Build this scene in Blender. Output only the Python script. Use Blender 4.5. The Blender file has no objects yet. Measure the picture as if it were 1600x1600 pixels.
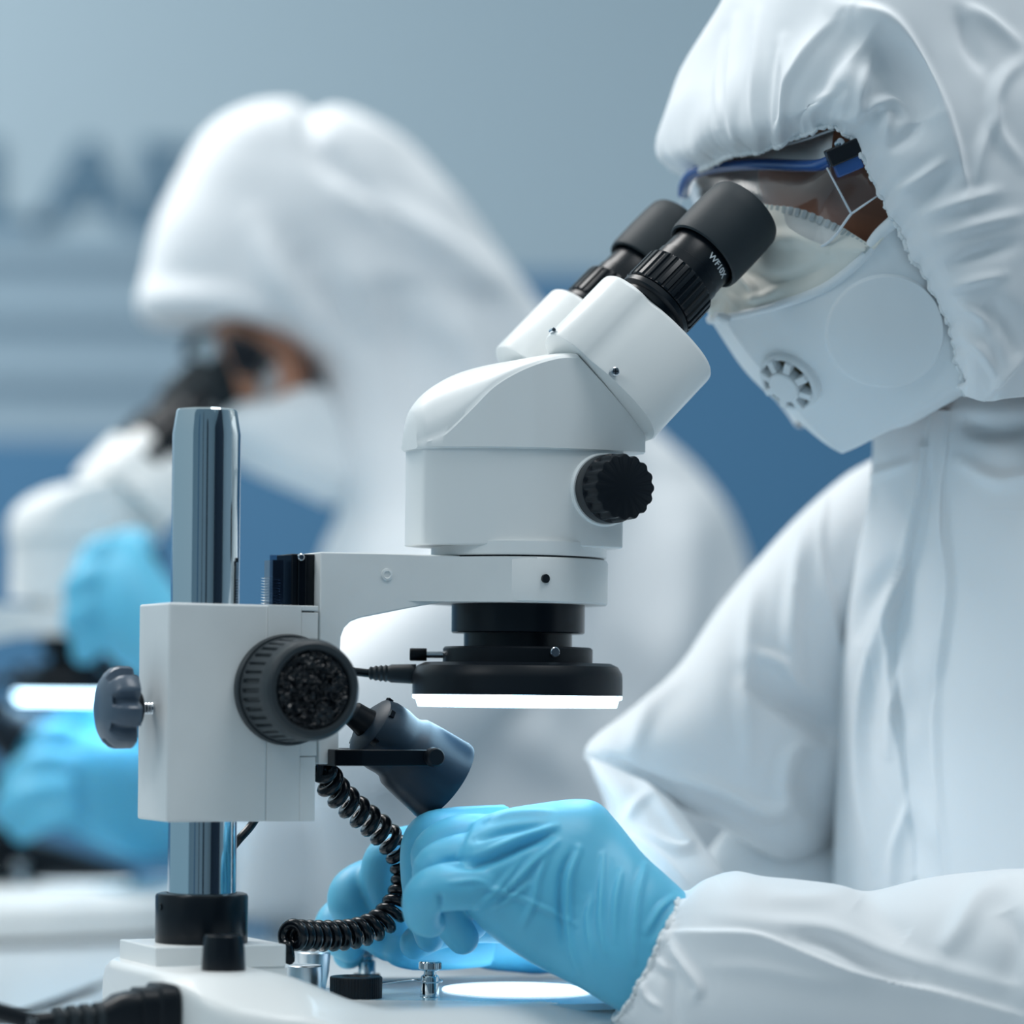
import bpy, bmesh, math, random
import numpy as np
from mathutils import Vector, Matrix, noise
random.seed(7)
rng = np.random.default_rng(11)
SC = bpy.context.scene
COL = SC.collection
PI = math.pi

# ------------------------------------------------------------------ camera geometry
F = 5068.0            # focal length in pixels of the 1600 frame
HZ = 1100.0           # eye level row
ZE = 0.928            # eye height
TZ = 0.75             # bench top height
ROLL = math.radians(0.6)
CR, SR = math.cos(ROLL), math.sin(ROLL)
YAW = math.radians(25.0)
CA, SA = math.cos(YAW), math.sin(YAW)
OX, OY = -0.1425, 1.5   # axis of the microscope post on the bench

def ray(px, py):
    xc = (px - 800.0) / F
    yc = -(py - HZ) / F
    return xc * CR - yc * SR, xc * SR + yc * CR

def W(px, py, d):
    x, z = ray(px, py)
    return Vector((x * d, d, ZE + z * d))

def S(px, py, v):
    """pixel -> (u, z) on the plane lateral = v of the microscope frame"""
    x, z = ray(px, py)
    t = (v - OX * SA + OY * CA) / (-x * SA + CA)
    return (x * t - OX) * CA + (t - OY) * SA, ZE + z * t - TZ

def T(px, py, zl):
    """pixel -> (u, v) on the level zl above the bench"""
    x, z = ray(px, py)
    t = (TZ + zl - ZE) / z
    dx, dy = x * t - OX, t - OY
    return dx * CA + dy * SA, -dx * SA + dy * CA

def L2W(u, v, z):
    return Vector((OX + u * CA - v * SA, OY + u * SA + v * CA, TZ + z))

def PV(px, py, v):
    u, z = S(px, py, v)
    return L2W(u, v, z)

def project(P):
    """world points (n,3) -> pixels (n,2)"""
    x = P[:, 0] / P[:, 1]
    z = (P[:, 2] - ZE) / P[:, 1]
    xc = x * CR + z * SR
    yc = -x * SR + z * CR
    return np.stack([800 + xc * F, HZ - yc * F], 1)

# ------------------------------------------------------------------ materials
def mat(name, col, rough=0.5, metal=0.0, spec=0.5, emit=None, estr=0.0, bump=None, coat=0.0, sheen=0.0, sss=0.0, mottle=None, trans=0.0):
    m = bpy.data.materials.new(name)
    m.use_nodes = True
    nt = m.node_tree
    b = nt.nodes['Principled BSDF']
    b.inputs['Base Color'].default_value = (*col, 1)
    b.inputs['Roughness'].default_value = rough
    b.inputs['Metallic'].default_value = metal
    b.inputs['Specular IOR Level'].default_value = spec
    b.inputs['Coat Weight'].default_value = coat
    b.inputs['Sheen Weight'].default_value = sheen
    if sss:
        b.inputs['Subsurface Weight'].default_value = sss
        b.inputs['Subsurface Radius'].default_value = (0.004, 0.006, 0.008)
        b.inputs['Subsurface Scale'].default_value = 1.0
    if emit:
        b.inputs['Emission Color'].default_value = (*emit, 1)
        b.inputs['Emission Strength'].default_value = estr
    if mottle:
        amt, sc = mottle
        tx = nt.nodes.new('ShaderNodeTexCoord')
        n = nt.nodes.new('ShaderNodeTexNoise'); n.inputs['Scale'].default_value = sc; n.inputs['Detail'].default_value = 5
        nt.links.new(tx.outputs['Object'], n.inputs['Vector'])
        mx = nt.nodes.new('ShaderNodeMix'); mx.data_type = 'RGBA'
        mx.inputs['A'].default_value = (*col, 1)
        mx.inputs['B'].default_value = (*[c * (1 - amt) for c in col], 1)
        nt.links.new(n.outputs['Fac'], mx.inputs['Factor'])
        nt.links.new(mx.outputs['Result'], b.inputs['Base Color'])
    if bump:
        st, sc, dist = bump
        tx = nt.nodes.new('ShaderNodeTexCoord')
        n = nt.nodes.new('ShaderNodeTexNoise'); n.inputs['Scale'].default_value = sc; n.inputs['Detail'].default_value = 3
        nt.links.new(tx.outputs['Object'], n.inputs['Vector'])
        bp = nt.nodes.new('ShaderNodeBump'); bp.inputs['Strength'].default_value = st; bp.inputs['Distance'].default_value = dist
        nt.links.new(n.outputs['Fac'], bp.inputs['Height'])
        nt.links.new(bp.outputs['Normal'], b.inputs['Normal'])
    return m

def clear_sheet(name, tint, gloss=0.12, rough=0.05):
    """thin clear plastic: see-through with a fresnel sheen"""
    m = bpy.data.materials.new(name); m.use_nodes = True
    nt = m.node_tree; nt.nodes.clear()
    out = nt.nodes.new('ShaderNodeOutputMaterial')
    tr = nt.nodes.new('ShaderNodeBsdfTransparent'); tr.inputs[0].default_value = (*tint, 1)
    gl = nt.nodes.new('ShaderNodeBsdfGlossy'); gl.inputs['Roughness'].default_value = rough
    lw = nt.nodes.new('ShaderNodeLayerWeight'); lw.inputs['Blend'].default_value = 0.5
    fr = nt.nodes.new('ShaderNodeMath'); fr.operation = 'POWER'; fr.inputs[1].default_value = 4.0
    nt.links.new(lw.outputs['Facing'], fr.inputs[0])
    ad = nt.nodes.new('ShaderNodeMath'); ad.operation = 'ADD'; ad.inputs[1].default_value = gloss; ad.use_clamp = True
    mx = nt.nodes.new('ShaderNodeMixShader')
    nt.links.new(fr.outputs[0], ad.inputs[0]); nt.links.new(ad.outputs[0], mx.inputs[0])
    nt.links.new(tr.outputs[0], mx.inputs[1]); nt.links.new(gl.outputs[0], mx.inputs[2])
    nt.links.new(mx.outputs[0], out.inputs[0])
    return m

M = {}
M['white'] = mat('white_enamel', (0.80, 0.82, 0.82), 0.42, bump=(0.05, 900, 0.0003), coat=0.15)
M['white_plastic'] = mat('white_plastic', (0.83, 0.84, 0.83), 0.35, bump=(0.03, 700, 0.0003), coat=0.2)
M['body_white'] = mat('cast_white', (0.78, 0.80, 0.80), 0.5, bump=(0.06, 1100, 0.0003), mottle=(0.08, 60))
M['black'] = mat('black_plastic', (0.006, 0.009, 0.013), 0.38, spec=0.22)
M['black_satin'] = mat('black_satin', (0.004, 0.007, 0.011), 0.28, spec=0.25)
M['black_gloss'] = mat('black_gloss', (0.003, 0.005, 0.008), 0.12, spec=0.35)
M['rubber'] = mat('grey_rubber', (0.022, 0.030, 0.036), 0.55, spec=0.25)
M['knob_grey'] = mat('knob_grey', (0.030, 0.038, 0.044), 0.42, spec=0.35)
M['lockknob'] = mat('lockknob_grey', (0.07, 0.10, 0.14), 0.3)
M['chrome'] = mat('chrome', (0.58, 0.65, 0.69), 0.07, 1.0)
M['steel'] = mat('steel', (0.62, 0.66, 0.70), 0.18, 1.0)
M['lamp_black'] = mat('lamp_black', (0.014, 0.028, 0.045), 0.42, spec=0.3, bump=(0.08, 500, 0.0005))
M['cord'] = mat('cord_black', (0.004, 0.007, 0.011), 0.22, spec=0.4)
M['led'] = mat('led_diffuser', (0.9, 0.95, 1.0), 0.4, emit=(0.52, 0.80, 1.0), estr=7.0)
M['disc'] = mat('stage_disc_white', (0.9, 0.92, 0.93), 0.35, emit=(0.78, 0.92, 1.0), estr=0.95)
M['stage'] = mat('stage_plate', (0.42, 0.70, 0.84), 0.14)  # blue reflection off the gloves is put into the base colour
M['print'] = mat('print_white', (0.75, 0.78, 0.8), 0.6)
M['label_grey'] = mat('cable_print', (0.30, 0.33, 0.36), 0.6)
M['brushed'] = mat('brushed_metal', (0.66, 0.71, 0.75), 0.34, 1.0)
M['rack'] = mat('rack_steel', (0.35, 0.40, 0.46), 0.3, 1.0)
M['guard'] = clear_sheet('clear_guard', (0.55, 0.62, 0.70), 0.05)

# ------------------------------------------------------------------ mesh helpers
def tag(o, label=None, cat=None, group=None, kind=None):
    if label: o['label'] = label
    if cat: o['category'] = cat
    if group: o['group'] = group
    if kind: o['kind'] = kind
    return o

def empty(name, loc, rz=0.0):
    o = bpy.data.objects.new(name, None); COL.objects.link(o)
    o.location = loc; o.rotation_euler = (0, 0, rz); o.empty_display_size = 0.05
    return o

def build(name, verts, faces, m, parent=None, smooth=35, world=False):
    if world and parent is not None:
        p = parent
        off = Vector((0, 0, 0))
        while p is not None:
            off += p.location; p = p.parent
        verts = [Vector(v) - off for v in verts]
    me = bpy.data.meshes.new(name)
    me.from_pydata([tuple(v) for v in verts], [], [tuple(f) for f in faces])
    me.update()
    bm = bmesh.new(); bm.from_mesh(me)
    bmesh.ops.remove_doubles(bm, verts=bm.verts, dist=1e-6)
    bmesh.ops.recalc_face_normals(bm, faces=bm.faces)
    bm.to_mesh(me); bm.free()
    if smooth:
        me.polygons.foreach_set('use_smooth', [True] * len(me.polygons))
        if smooth < 180:
            me.set_sharp_from_angle(angle=math.radians(smooth))
    me.materials.append(m)
    o = bpy.data.objects.new(name, me); COL.objects.link(o)
    o.parent = parent
    return o

def bevel(o, w, seg=3, ang=35):
    md = o.modifiers.new('bevel', 'BEVEL'); md.width = w; md.segments = seg; md.limit_method = 'ANGLE'; md.angle_limit = math.radians(ang)
    md.harden_normals = False
    return o

class MB:
    def __init__(s): s.v = []; s.f = []
    def add(s, v, f):
        n = len(s.v); s.v += [Vector(p) for p in v]; s.f += [tuple(i + n for i in q) for q in f]; return s
    def box(s, a, b):
        (x0, y0, z0), (x1, y1, z1) = a, b
        v = [(x0, y0, z0), (x1, y0, z0), (x1, y1, z0), (x0, y1, z0), (x0, y0, z1), (x1, y0, z1), (x1, y1, z1), (x0, y1, z1)]
        return s.add(v, [(0, 3, 2, 1), (4, 5, 6, 7), (0, 1, 5, 4), (1, 2, 6, 5), (2, 3, 7, 6), (3, 0, 4, 7)])
    def lathe(s, prof, M4=None, seg=64, cap=True, rad=None):
        """prof [(r, h)]; axis +Z, placed with M4. rad(k, theta, r) may modulate the radius"""
        M4 = M4 or Matrix()
        v = []; f = []
        for k, (r, h) in enumerate(prof):
            for i in range(seg):
                t = 2 * PI * i / seg
                rr = rad(k, t, r) if rad else r
                v.append(M4 @ Vector((rr * math.cos(t), rr * math.sin(t), h)))
        for k in range(len(prof) - 1):
            for i in range(seg):
                j = (i + 1) % seg
                f.append((k * seg + i, k * seg + j, (k + 1) * seg + j, (k + 1) * seg + i))
        if cap:
            f.append(tuple(reversed(range(seg)))); n = (len(prof) - 1) * seg
            f.append(tuple(range(n, n + seg)))
        return s.add(v, f)
    def tube(s, pts, r, seg=12, cap=True, up=None):
        pts = [Vector(p) for p in pts]
        n = len(pts)
        rs = r if isinstance(r, (list, tuple)) else [r] * n
        v = []; f = []
        prev = None
        for k in range(n):
            t = (pts[min(k + 1, n - 1)] - pts[max(k - 1, 0)]).normalized()
            if prev is None:
                a = Vector((0, 0, 1)) if abs(t.z) < 0.9 else Vector((0, 1, 0))
                x = t.cross(a).normalized()
            else:
                x = (prev - t * prev.dot(t)).normalized()
            prev = x; y = t.cross(x)
            for i in range(seg):
                th = 2 * PI * i / seg
                v.append(pts[k] + (x * math.cos(th) + y * math.sin(th)) * rs[k])
        for k in range(n - 1):
            for i in range(seg):
                j = (i + 1) % seg
                f.append((k * seg + i, k * seg + j, (k + 1) * seg + j, (k + 1) * seg + i))
        if cap:
            f.append(tuple(reversed(range(seg)))); f.append(tuple(range((n - 1) * seg, n * seg)))
        return s.add(v, f)
    def loft(s, rings, cap=True, closed=True):
        n = len(rings[0]); v = []; f = []
        for r in rings: v += [Vector(p) for p in r]
        for k in range(len(rings) - 1):
            for i in range(n if closed else n - 1):
                j = (i + 1) % n
                f.append((k * n + i, k * n + j, (k + 1) * n + j, (k + 1) * n + i))
        if cap:
            f.append(tuple(reversed(range(n)))); f.append(tuple(range((len(rings) - 1) * n, len(rings) * n)))
        return s.add(v, f)
    def prism(s, poly, v0, v1, w=None):
        """poly [(u,z)] extruded over v0..v1 (w(u) scales the half width when given)"""
        n = len(poly)
        v = [(u, (v0 if w is None else v0 * w(u)), z) for u, z in poly] + [(u, (v1 if w is None else v1 * w(u)), z) for u, z in poly]
        f = [tuple(range(n)), tuple(reversed(range(n, 2 * n)))]
        f += [(i, i + n, (i + 1) % n + n, (i + 1) % n) for i in range(n)]
        return s.add(v, f)
    def plan(s, poly, z0, z1):
        n = len(poly)
        v = [(u, w, z0) for u, w in poly] + [(u, w, z1) for u, w in poly]
        f = [tuple(reversed(range(n))), tuple(range(n, 2 * n))]
        f += [(i, (i + 1) % n, (i + 1) % n + n, i + n) for i in range(n)]
        return s.add(v, f)
    def build(s, name, m, parent=None, smooth=35, world=False):
        return build(name, s.v, s.f, m, parent, smooth, world)

def align(axis, loc):
    z = Vector(axis).normalized()
    a = Vector((0, 0, 1)) if abs(z.z) < 0.95 else Vector((1, 0, 0))
    x = a.cross(z).normalized(); y = z.cross(x)
    m = Matrix((x, y, z)).transposed().to_4x4(); m.translation = Vector(loc)
    return m

def catmull(pts, n):
    """smooth curve through pts (tuples of any dimension), n samples"""
    P = np.array([list(p) for p in pts], float)
    m = len(P)
    ext = np.vstack([2 * P[0] - P[1], P, 2 * P[-1] - P[-2]])
    out = []
    for t in np.linspace(0, m - 1, n):
        i = min(int(t), m - 2); s = t - i
        p0, p1, p2, p3 = ext[i], ext[i + 1], ext[i + 2], ext[i + 3]
        out.append(0.5 * ((2 * p1) + (-p0 + p2) * s + (2 * p0 - 5 * p1 + 4 * p2 - p3) * s * s + (-p0 + 3 * p1 - 3 * p2 + p3) * s ** 3))
    return np.array(out)

def sstep(a, b, x):
    t = np.clip((x - a) / (b - a), 0, 1); return t * t * (3 - 2 * t)

def text_mesh(txt, size, depth=0.0002, bold=0.0, space=1.0):
    cu = bpy.data.curves.new('lettering', 'FONT'); cu.body = txt; cu.size = size; cu.extrude = depth; cu.offset = bold
    cu.align_x = 'CENTER'; cu.align_y = 'CENTER'; cu.resolution_u = 3; cu.space_character = space
    o = bpy.data.objects.new('lettering', cu); COL.objects.link(o)
    dg = bpy.context.evaluated_depsgraph_get()
    me = bpy.data.meshes.new_from_object(o.evaluated_get(dg))
    vs = [v.co.copy() for v in me.vertices]; fs = [tuple(p.vertices) for p in me.polygons]
    bpy.data.objects.remove(o); bpy.data.curves.remove(cu); bpy.data.meshes.remove(me)
    return vs, fs
# ------------------------------------------------------------------ stereo microscope (built in its own frame: u to the user, v away, z up)
def make_microscope():
    root = empty('stereo_microscope', (OX, OY, TZ + 0.0003), YAW)
    # --- base shell
    hump, deck = 0.0575, 0.0405
    us = np.concatenate([np.linspace(-0.040, -0.030, 8), np.linspace(-0.028, 0.262, 146), np.linspace(0.264, 0.274, 8)])
    wk = [(-0.040, 0.062), (-0.034, 0.082), (-0.024, 0.098), (0.0, 0.108), (0.03, 0.112), (0.06, 0.114), (0.11, 0.108), (0.14, 0.099), (0.18, 0.090), (0.22, 0.080), (0.25, 0.060), (0.274, 0.025)]
    wu = np.interp(us, [a for a, b in wk], [b for a, b in wk])
    wu = np.convolve(np.pad(wu, 3, mode='edge'), np.ones(7) / 7, 'valid')
    rings = []
    for u, w in zip(us, wu):
        ring = []
        def H(v):
            hu = 1 - sstep(0.004, 0.064, u)
            hv = 1 - sstep(0.066, 0.125, abs(v))
            h = deck + (hump - deck) * hu * hv
            # skirt falling away towards the rim
            edge = w - abs(v)
            h -= 0.012 * (1 - sstep(0.0, 0.030, edge)) * (1 - hu * 0.7)
            if edge < 0.006: h -= 0.006 - math.sqrt(max(0, 0.006 ** 2 - (0.006 - edge) ** 2))
            eu = min(u + 0.040, 0.274 - u)
            if eu < 0.0035: h -= 0.0035 - math.sqrt(max(0, 0.0035 ** 2 - (0.0035 - eu) ** 2))
            # recessed stage, round, open towards the post
            tq = min(max((u - 0.050) / 0.118, 0), 1)
            d = math.hypot(u - (0.050 + 0.118 * tq), v) - (0.026 + 0.0525 * tq)
            stage = 1 - float(sstep(-0.0008, 0.0008, d))
            h -= (h - (deck - 0.0015)) * stage if h > deck - 0.0015 else 0
            return h
        cut = 0.043 * (1 - float(sstep(-0.04, 0.05, u)))
        ring.append((u, -w, 0.004)); ring.append((u, -w, max(0.006, H(-w) * 0.5)))
        for k in range(141):
            q_ = k / 140
            v = -w + (2 * w - cut) * q_
            ring.append((u, v, H(v if v < 0 else v * w / (w - cut))))
        ring.append((u, w - cut, max(0.006, H(w) * 0.5))); ring.append((u, w - cut, 0.004))
        rings.append(ring)
    o = MB().loft(rings).build('base', M['white_plastic'], root, 50)
    out = []
    for k in range(96):
        t = 2 * PI * k / 96
        # outline of the plate: a round end joined to a narrower one
        if math.cos(t) >= -0.43: out.append((0.168 + 0.0772 * math.cos(t), 0.0772 * math.sin(t)))
    x0_, y0_ = 0.050 - 0.43 * 0.0248, math.sqrt(1 - 0.43 ** 2) * 0.0248
    back = [(0.050 + 0.0248 * math.cos(t), 0.0248 * math.sin(t)) for t in np.linspace(2.02, 2 * PI - 2.02, 24)]
    first = [q for q in out if q[1] >= 0]; second = [q for q in out if q[1] < 0]
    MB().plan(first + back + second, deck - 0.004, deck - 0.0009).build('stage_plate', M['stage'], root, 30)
    for (fu, fv) in ((-0.02, -0.035), (-0.02, 0.030), (0.2, -0.07), (0.2, 0.07)):
        MB().lathe([(0.011, 0.0), (0.011, 0.006)], Matrix.Translation((fu, fv, 0)), 24).build('foot', M['rubber'], root)
    st = MB().lathe([(0.036, 0), (0.0362, 0.0006), (0.0358, 0.0012)], Matrix.Translation((0.160, -0.003, deck - 0.0012)), 96).build('stage_disc', M['disc'], root)
    # --- block under the post
    u0, _ = S(243, 1497, -0.025); u1, _ = S(447, 1497, -0.025)
    _, zt = S(345, 1479, -0.025); _, zb = S(345, 1514.5, -0.025)
    mb = MB().box((u0, -0.025, zb), (u1, 0.027, zt))
    bevel(mb.build('post_plate', M['white'], root), 0.0006, 2)
    bevel(MB().box((u0 + 0.004, -0.0245, 0.03), (u1 + 0.0012, 0.0265, zb)).build('post_block', M['white'], root), 0.0006, 2)
    # --- collar and post
    _, c0 = S(308, 1475, 0.0); c0 = zt; _, c1 = S(308, 1399, -0.015)
    MB().lathe([(0.0, c0), (0.0212, c0), (0.0214, c0 + 0.0004), (0.0214, c1 - 0.0016), (0.0208, c1 - 0.0004), (0.0196, c1), (0.0162, c1)], None, 96, cap=False).build('collar', M['black_satin'], root, 30)
    MB().lathe([(0.0017, 0), (0.0017, 0.001)], align((-1, -0.15, 0), (-0.0207, -0.003, c1 - 0.006)), 16).build('collar_screw', M['black_gloss'], root)
    _, p1 = S(318, 641, 0.0); _, p2 = S(318, 680, 0.0)
    MB().lathe([(0.0, c0 + 0.004), (0.0158, c0 + 0.004), (0.0158, p2), (0.0141, p1 - 0.0008), (0.0136, p1), (0.0, p1)], None, 128, cap=False).build('post', M['chrome'], root, 20)
    MB().lathe([(0.0098, 0.0), (0.0099, 0.0004), (0.0094, 0.010), (0.0086, 0.0157), (0.0081, 0.0162), (0, 0.0162)], Matrix.Translation((*T(349, 1516, hump + 0.0002), hump - 0.0004)), 48, cap=False).build('dimmer_knob', M['black_satin'], root, 30)
    # --- focusing block on the post
    bv = -0.0205
    a0, _ = S(262, 1100, bv); a1, _ = S(418, 1100, bv); a2, _ = S(496, 1100, bv)
    _, zt = S(380, 945, bv); _, zb = S(380, 1285, bv)
    blk = bevel(MB().box((a0, bv, zb), (a1, 0.0215, zt)).build('focus_block', M['body_white'], root), 0.0011, 3)
    q0, _ = S(470, 1100, bv)
    _, g0 = S(480, 957, bv); _, g1 = S(480, 1182, bv)
    bevel(MB().box((a1, bv + 0.0002, zb), (q0, 0.0213, zt)).build('block_front', M['body_white'], blk), 0.0003, 2)
    bevel(MB().box((q0, bv + 0.0001, g0 + 0.0004), (a2, -0.012, zt)).build('block_cap', M['body_white'], blk), 0.0004, 2)
    bevel(MB().box((q0 + 0.0002, bv + 0.0004, g1), (a2, -0.012, g0 - 0.0003)).build('gib_plate', M['body_white'], blk), 0.0003, 2)
    bevel(MB().box((q0, bv + 0.0001, zb), (a2 - 0.0006, 0.0213, g1 - 0.0004)).build('block_cap', M['body_white'], blk), 0.0004, 2)
    # --- lock knob behind the block
    _, kz = S(238, 1108, 0.0)
    K = align((-1, 0, 0), (a0, 0, kz))
    lk = empty('lock_knob', (0, 0, 0)); lk.parent = root
    thr = [(0.0024 + (0.0004 if k % 2 else 0), k * 0.0007) for k in range(12)]
    MB().lathe(thr, K, 20).build('screw', M['steel'], lk)
    MB().lathe([(0.0075, 0.0065), (0.0078, 0.007), (0.0078, 0.0115), (0.0075, 0.0120)], K, 40).build('hub', M['black_satin'], lk)
    def lob(k, t, r):
        c = 0.5 + 0.5 * math.cos(7 * (t + 0.2)); return r * (1 - 0.26 * (1 - min(1, c * 2.2)) ** 1.0) if r > 0.0150 else r
    MB().lathe([(0.0, 0.0105), (0.0160, 0.0105), (0.0186, 0.0112), (0.0192, 0.0124), (0.0192, 0.0172), (0.0184, 0.0200), (0.0162, 0.0226), (0.0140, 0.0240), (0.010, 0.0254), (0.0045, 0.0262), (0.0, 0.0263)], K, 112, cap=False, rad=lob).build('star_grip', M['lockknob'], lk, 30)
    # --- big focus knob
    ku, kz = S(491, 1079, bv - 0.036)
    K = align((0, -1, 0), (ku, bv, kz))
    fk = empty('focus_knob', (0, 0, 0)); fk.parent = root
    MB().lathe([(0.010, -0.002), (0.0250, 0.0005), (0.0257, 0.0012), (0.0257, 0.0040), (0.0250, 0.0048), (0.0225, 0.0048)], K, 96).build('knob_flange', M['knob_grey'], fk, 30)
    NR = 34; seg = NR * 8
    def ribs(k, t, r):
        if k in (3, 4):
            ph = (t * NR / (2 * PI)) % 1.0
            return r - (0.0013 if ph < 0.30 else 0.0)
        return r
    MB().lathe([(0.0236, 0.0046), (0.0242, 0.006), (0.0240, 0.0072), (0.0240, 0.0076), (0.0233, 0.0268), (0.0233, 0.0270), (0.0232, 0.0316), (0.0222, 0.0350), (0.0208, 0.0362), (0.0186, 0.0362), (0.0180, 0.0350), (0.0178, 0.0330)], K, seg, rad=ribs, cap=False).build('ribbed_grip', M['knob_grey'], fk, 25)
    # crinkled cap
    v = []; f = []; nr, na = 60, 200
    for i in range(nr + 1):
        r = 0.0180 * i / nr
        for j in range(na):
            t = 2 * PI * j / na
            x, y = r * math.cos(t), r * math.sin(t)
            p = Vector((x, y, 0)) * 260
            w = noise.noise_vector(p * 0.55) * 0.9
            n1 = abs(noise.noise(p + w * 1.4)); n2 = abs(noise.noise(p * 2.1 + w * 2 + Vector((7, 3, 1))))
            fine = noise.noise(Vector((x, y, 0)) * 1500) * 0.5
            h = (0.4 - n1) * 0.0034 + (0.3 - n2) * 0.0018 + fine * 0.0008 * math.exp(-(r / 0.008) ** 2)
            h *= 1 - sstep(0.0160, 0.0180, r)
            v.append(K @ Vector((x, y, 0.0345 + h)))
    for i in range(nr):
        for j in range(na):
            k = (j + 1) % na
            f.append((i * na + j, i * na + k, (i + 1) * na + k, (i + 1) * na + j))
    build('crinkled_cap', v, f, M['black_gloss'], fk, 60)
    # --- rack and slide on top of the block
    sl = empty('rack_slide', (0, 0, 0)); sl.parent = root
    r0, zr = S(456, 866, -0.008); r1, _ = S(493, 866, -0.008)
    bevel(MB().box((r0, -0.008, zt - 0.06), (r1 + 0.004, 0.012, zr)).build('slide_bar', M['black_satin'], sl), 0.0005, 2)
    r2, _ = S(466, 900, -0.0095)
    bevel(MB().box((r2, -0.0096, zt - 0.05), (r2 + 0.004, -0.006, zr - 0.001)).build('slide_bar', M['black_gloss'], sl), 0.0004, 2)
    r3, _ = S(424, 900, -0.006); r4, zk = S(438, 876, -0.006)
    bar = MB().box((r3 + 0.001, -0.005, zt - 0.03), (r4 + 0.002, 0.006, zk))
    bar.build('rack', M['rack'], sl, 0)
    te = MB(); z = zt - 0.004; _, ztop = S(430, 901, -0.006)
    while z < ztop:
        te.add([(r3 + 0.0005, -0.0055, z), (r3 + 0.0045, -0.0055, z - 0.0012), (r3 + 0.0045, -0.0062, z - 0.0008), (r3 - 0.0008, -0.0062, z + 0.0004), (r3 + 0.0005, 0.006, z), (r3 + 0.0045, 0.006, z - 0.0012), (r3 + 0.0045, 0.006, z - 0.0008), (r3 - 0.0008, 0.006, z + 0.0004)],
               [(0, 1, 2, 3), (4, 7, 6, 5), (0, 4, 5, 1), (1, 5, 6, 2), (2, 6, 7, 3), (3, 7, 4, 0)]); z += 0.0013
    te.build('rack_teeth', M['steel'], sl, 0)
    g0_, gz = S(421.5, 868, -0.007); g1_, _ = S(457, 866, -0.007)
    MB().box((g0_, -0.0078, zt - 0.02), (g1_, -0.0070, gz)).build('dust_guard', M['guard'], sl, 0)
    su, sz = S(470, 871.5, -0.0102)
    MB().lathe([(0.0017, 0), (0.0017, 0.001), (0.0012, 0.0014)], align((0, -1, 0), (su, -0.0098, sz)), 20).build('screw', M['steel'], sl)
    # --- arm with ring holder
    nv = -0.0155
    au, _ = S(503, 1000, nv); aR, _ = S(531, 1050, nv)
    prof_px = [(503, 863.5), (600, 865.5), (700, 868.5), (730, 869.5), (730, 938.5), (697, 941), (640, 951), (590, 961), (562, 966.5), (548, 972), (538, 982), (533, 996), (532, 1012), (529, 1195), (497.5, 1195)]
    prof = [S(px, py, nv) for px, py in prof_px]
    prof.append((prof[-1][0], S(503, 863.5, nv)[1]))
    arm = bevel(MB().prism(prof, nv, -nv).build('arm', M['body_white'], root, 25), 0.0009, 3, 30)
    _, rz0 = S(805, 941.5, -0.04); _, rz1 = S(805, 869.5, -0.04)
    ax = 0.160
    rg = MB().lathe([(0.0300, rz0), (0.0425, rz0), (0.0432, rz0 + 0.0008), (0.0432, rz1 - 0.0016), (0.0426, rz1 - 0.0004), (0.0415, rz1), (0.030, rz1)], Matrix.Translation((ax, 0, 0)), 128, cap=False)
    rg.build('head_ring', M['body_white'], arm, 30)
    # flat cheek blending arm into ring
    ck_ = catmull([(-0.074, nv), (-0.060, nv - 0.0006), (-0.046, -0.0215), (-0.032, -0.0310), (-0.0215, -0.0375), (-0.010, -0.0418)], 26).tolist()
    ck = MB().plan([(ax + a, b) for a, b in ck_] + [(ax + a, -b) for a, b in ck_[::-1]], rz0 + 0.0001, rz1 - 0.0003)
    ck.build('ring_cheek', M['body_white'], arm, 40)
    hu, hz = S(852, 905, -0.0432)
    MB().lathe([(0.0021, 0), (0.0021, 0.0012)], align((0.17, -1, 0), (hu, -math.sqrt(0.0432 ** 2 - (hu - ax) ** 2) - 0.0003 + 0.0004, hz)), 24).build('screw_hole', M['black_gloss'], arm)
    hu, hz = S(604.5, 899, nv)
    MB().lathe([(0.0030, 0), (0.0029, 0.0005), (0.0018, 0.0007), (0.0014, 0.0002)], align((0, -1, 0), (hu, nv, hz)), 24).build('plug_dimple', M['body_white'], arm)
    # --- objective and ring light
    ob = empty('objective', (0, 0, 0)); ob.parent = root
    X = Matrix.Translation((ax, 0, 0))
    _, o1 = S(805, 988.5, -0.03); _, o2 = S(805, 1006, -0.03)
    MB().lathe([(0.0, rz0 + 0.002), (0.0322, rz0 + 0.002), (0.0322, o1 + 0.0005), (0.0316, o1), (0.020, o1)], X, 96, cap=False).build('objective_barrel', M['black_satin'], ob, 30)
    MB().lathe([(0.0262, o1 + 0.001), (0.0262, o2 - 0.010), (0.0, o2 - 0.010)], X, 96, cap=False).build('objective_neck', M['black_satin'], ob, 30)
    rl = empty('ring_light', (0, 0, 0)); rl.parent = root
    _, l1 = S(805, 1010, -0.036); _, l2 = S(805, 1036, -0.050); _, l3 = S(805, 1087, -0.050); _, l4 = S(805, 1106, -0.049)
    MB().lathe([(0.0285, l1), (0.0352, l1), (0.0362, l1 - 0.0010), (0.0362, l2 - 0.002), (0.0285, l2 - 0.002)], X, 96, cap=False).build('clamp_collar', M['black'], rl, 30)
    MB().lathe([(0.0300, l2), (0.0450, l2 + 0.0004), (0.0485, l2 - 0.0012), (0.0505, l2 - 0.0045), (0.0508, l2 - 0.007), (0.0508, l3), (0.0300, l3)], X, 128, cap=False).build('light_housing', M['black'], rl, 30)
    MB().lathe([(0.0500, l3 + 0.001), (0.0506, l3), (0.0506, l3 - 0.0016), (0.0490, l3 - 0.0022), (0.0480, l4), (0.0320, l4), (0.0310, l3 + 0.001)], X, 128, cap=False).build('led_diffuser', M['led'], rl, 30)
    tu, tz = S(686, 1020, -0.012)
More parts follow.
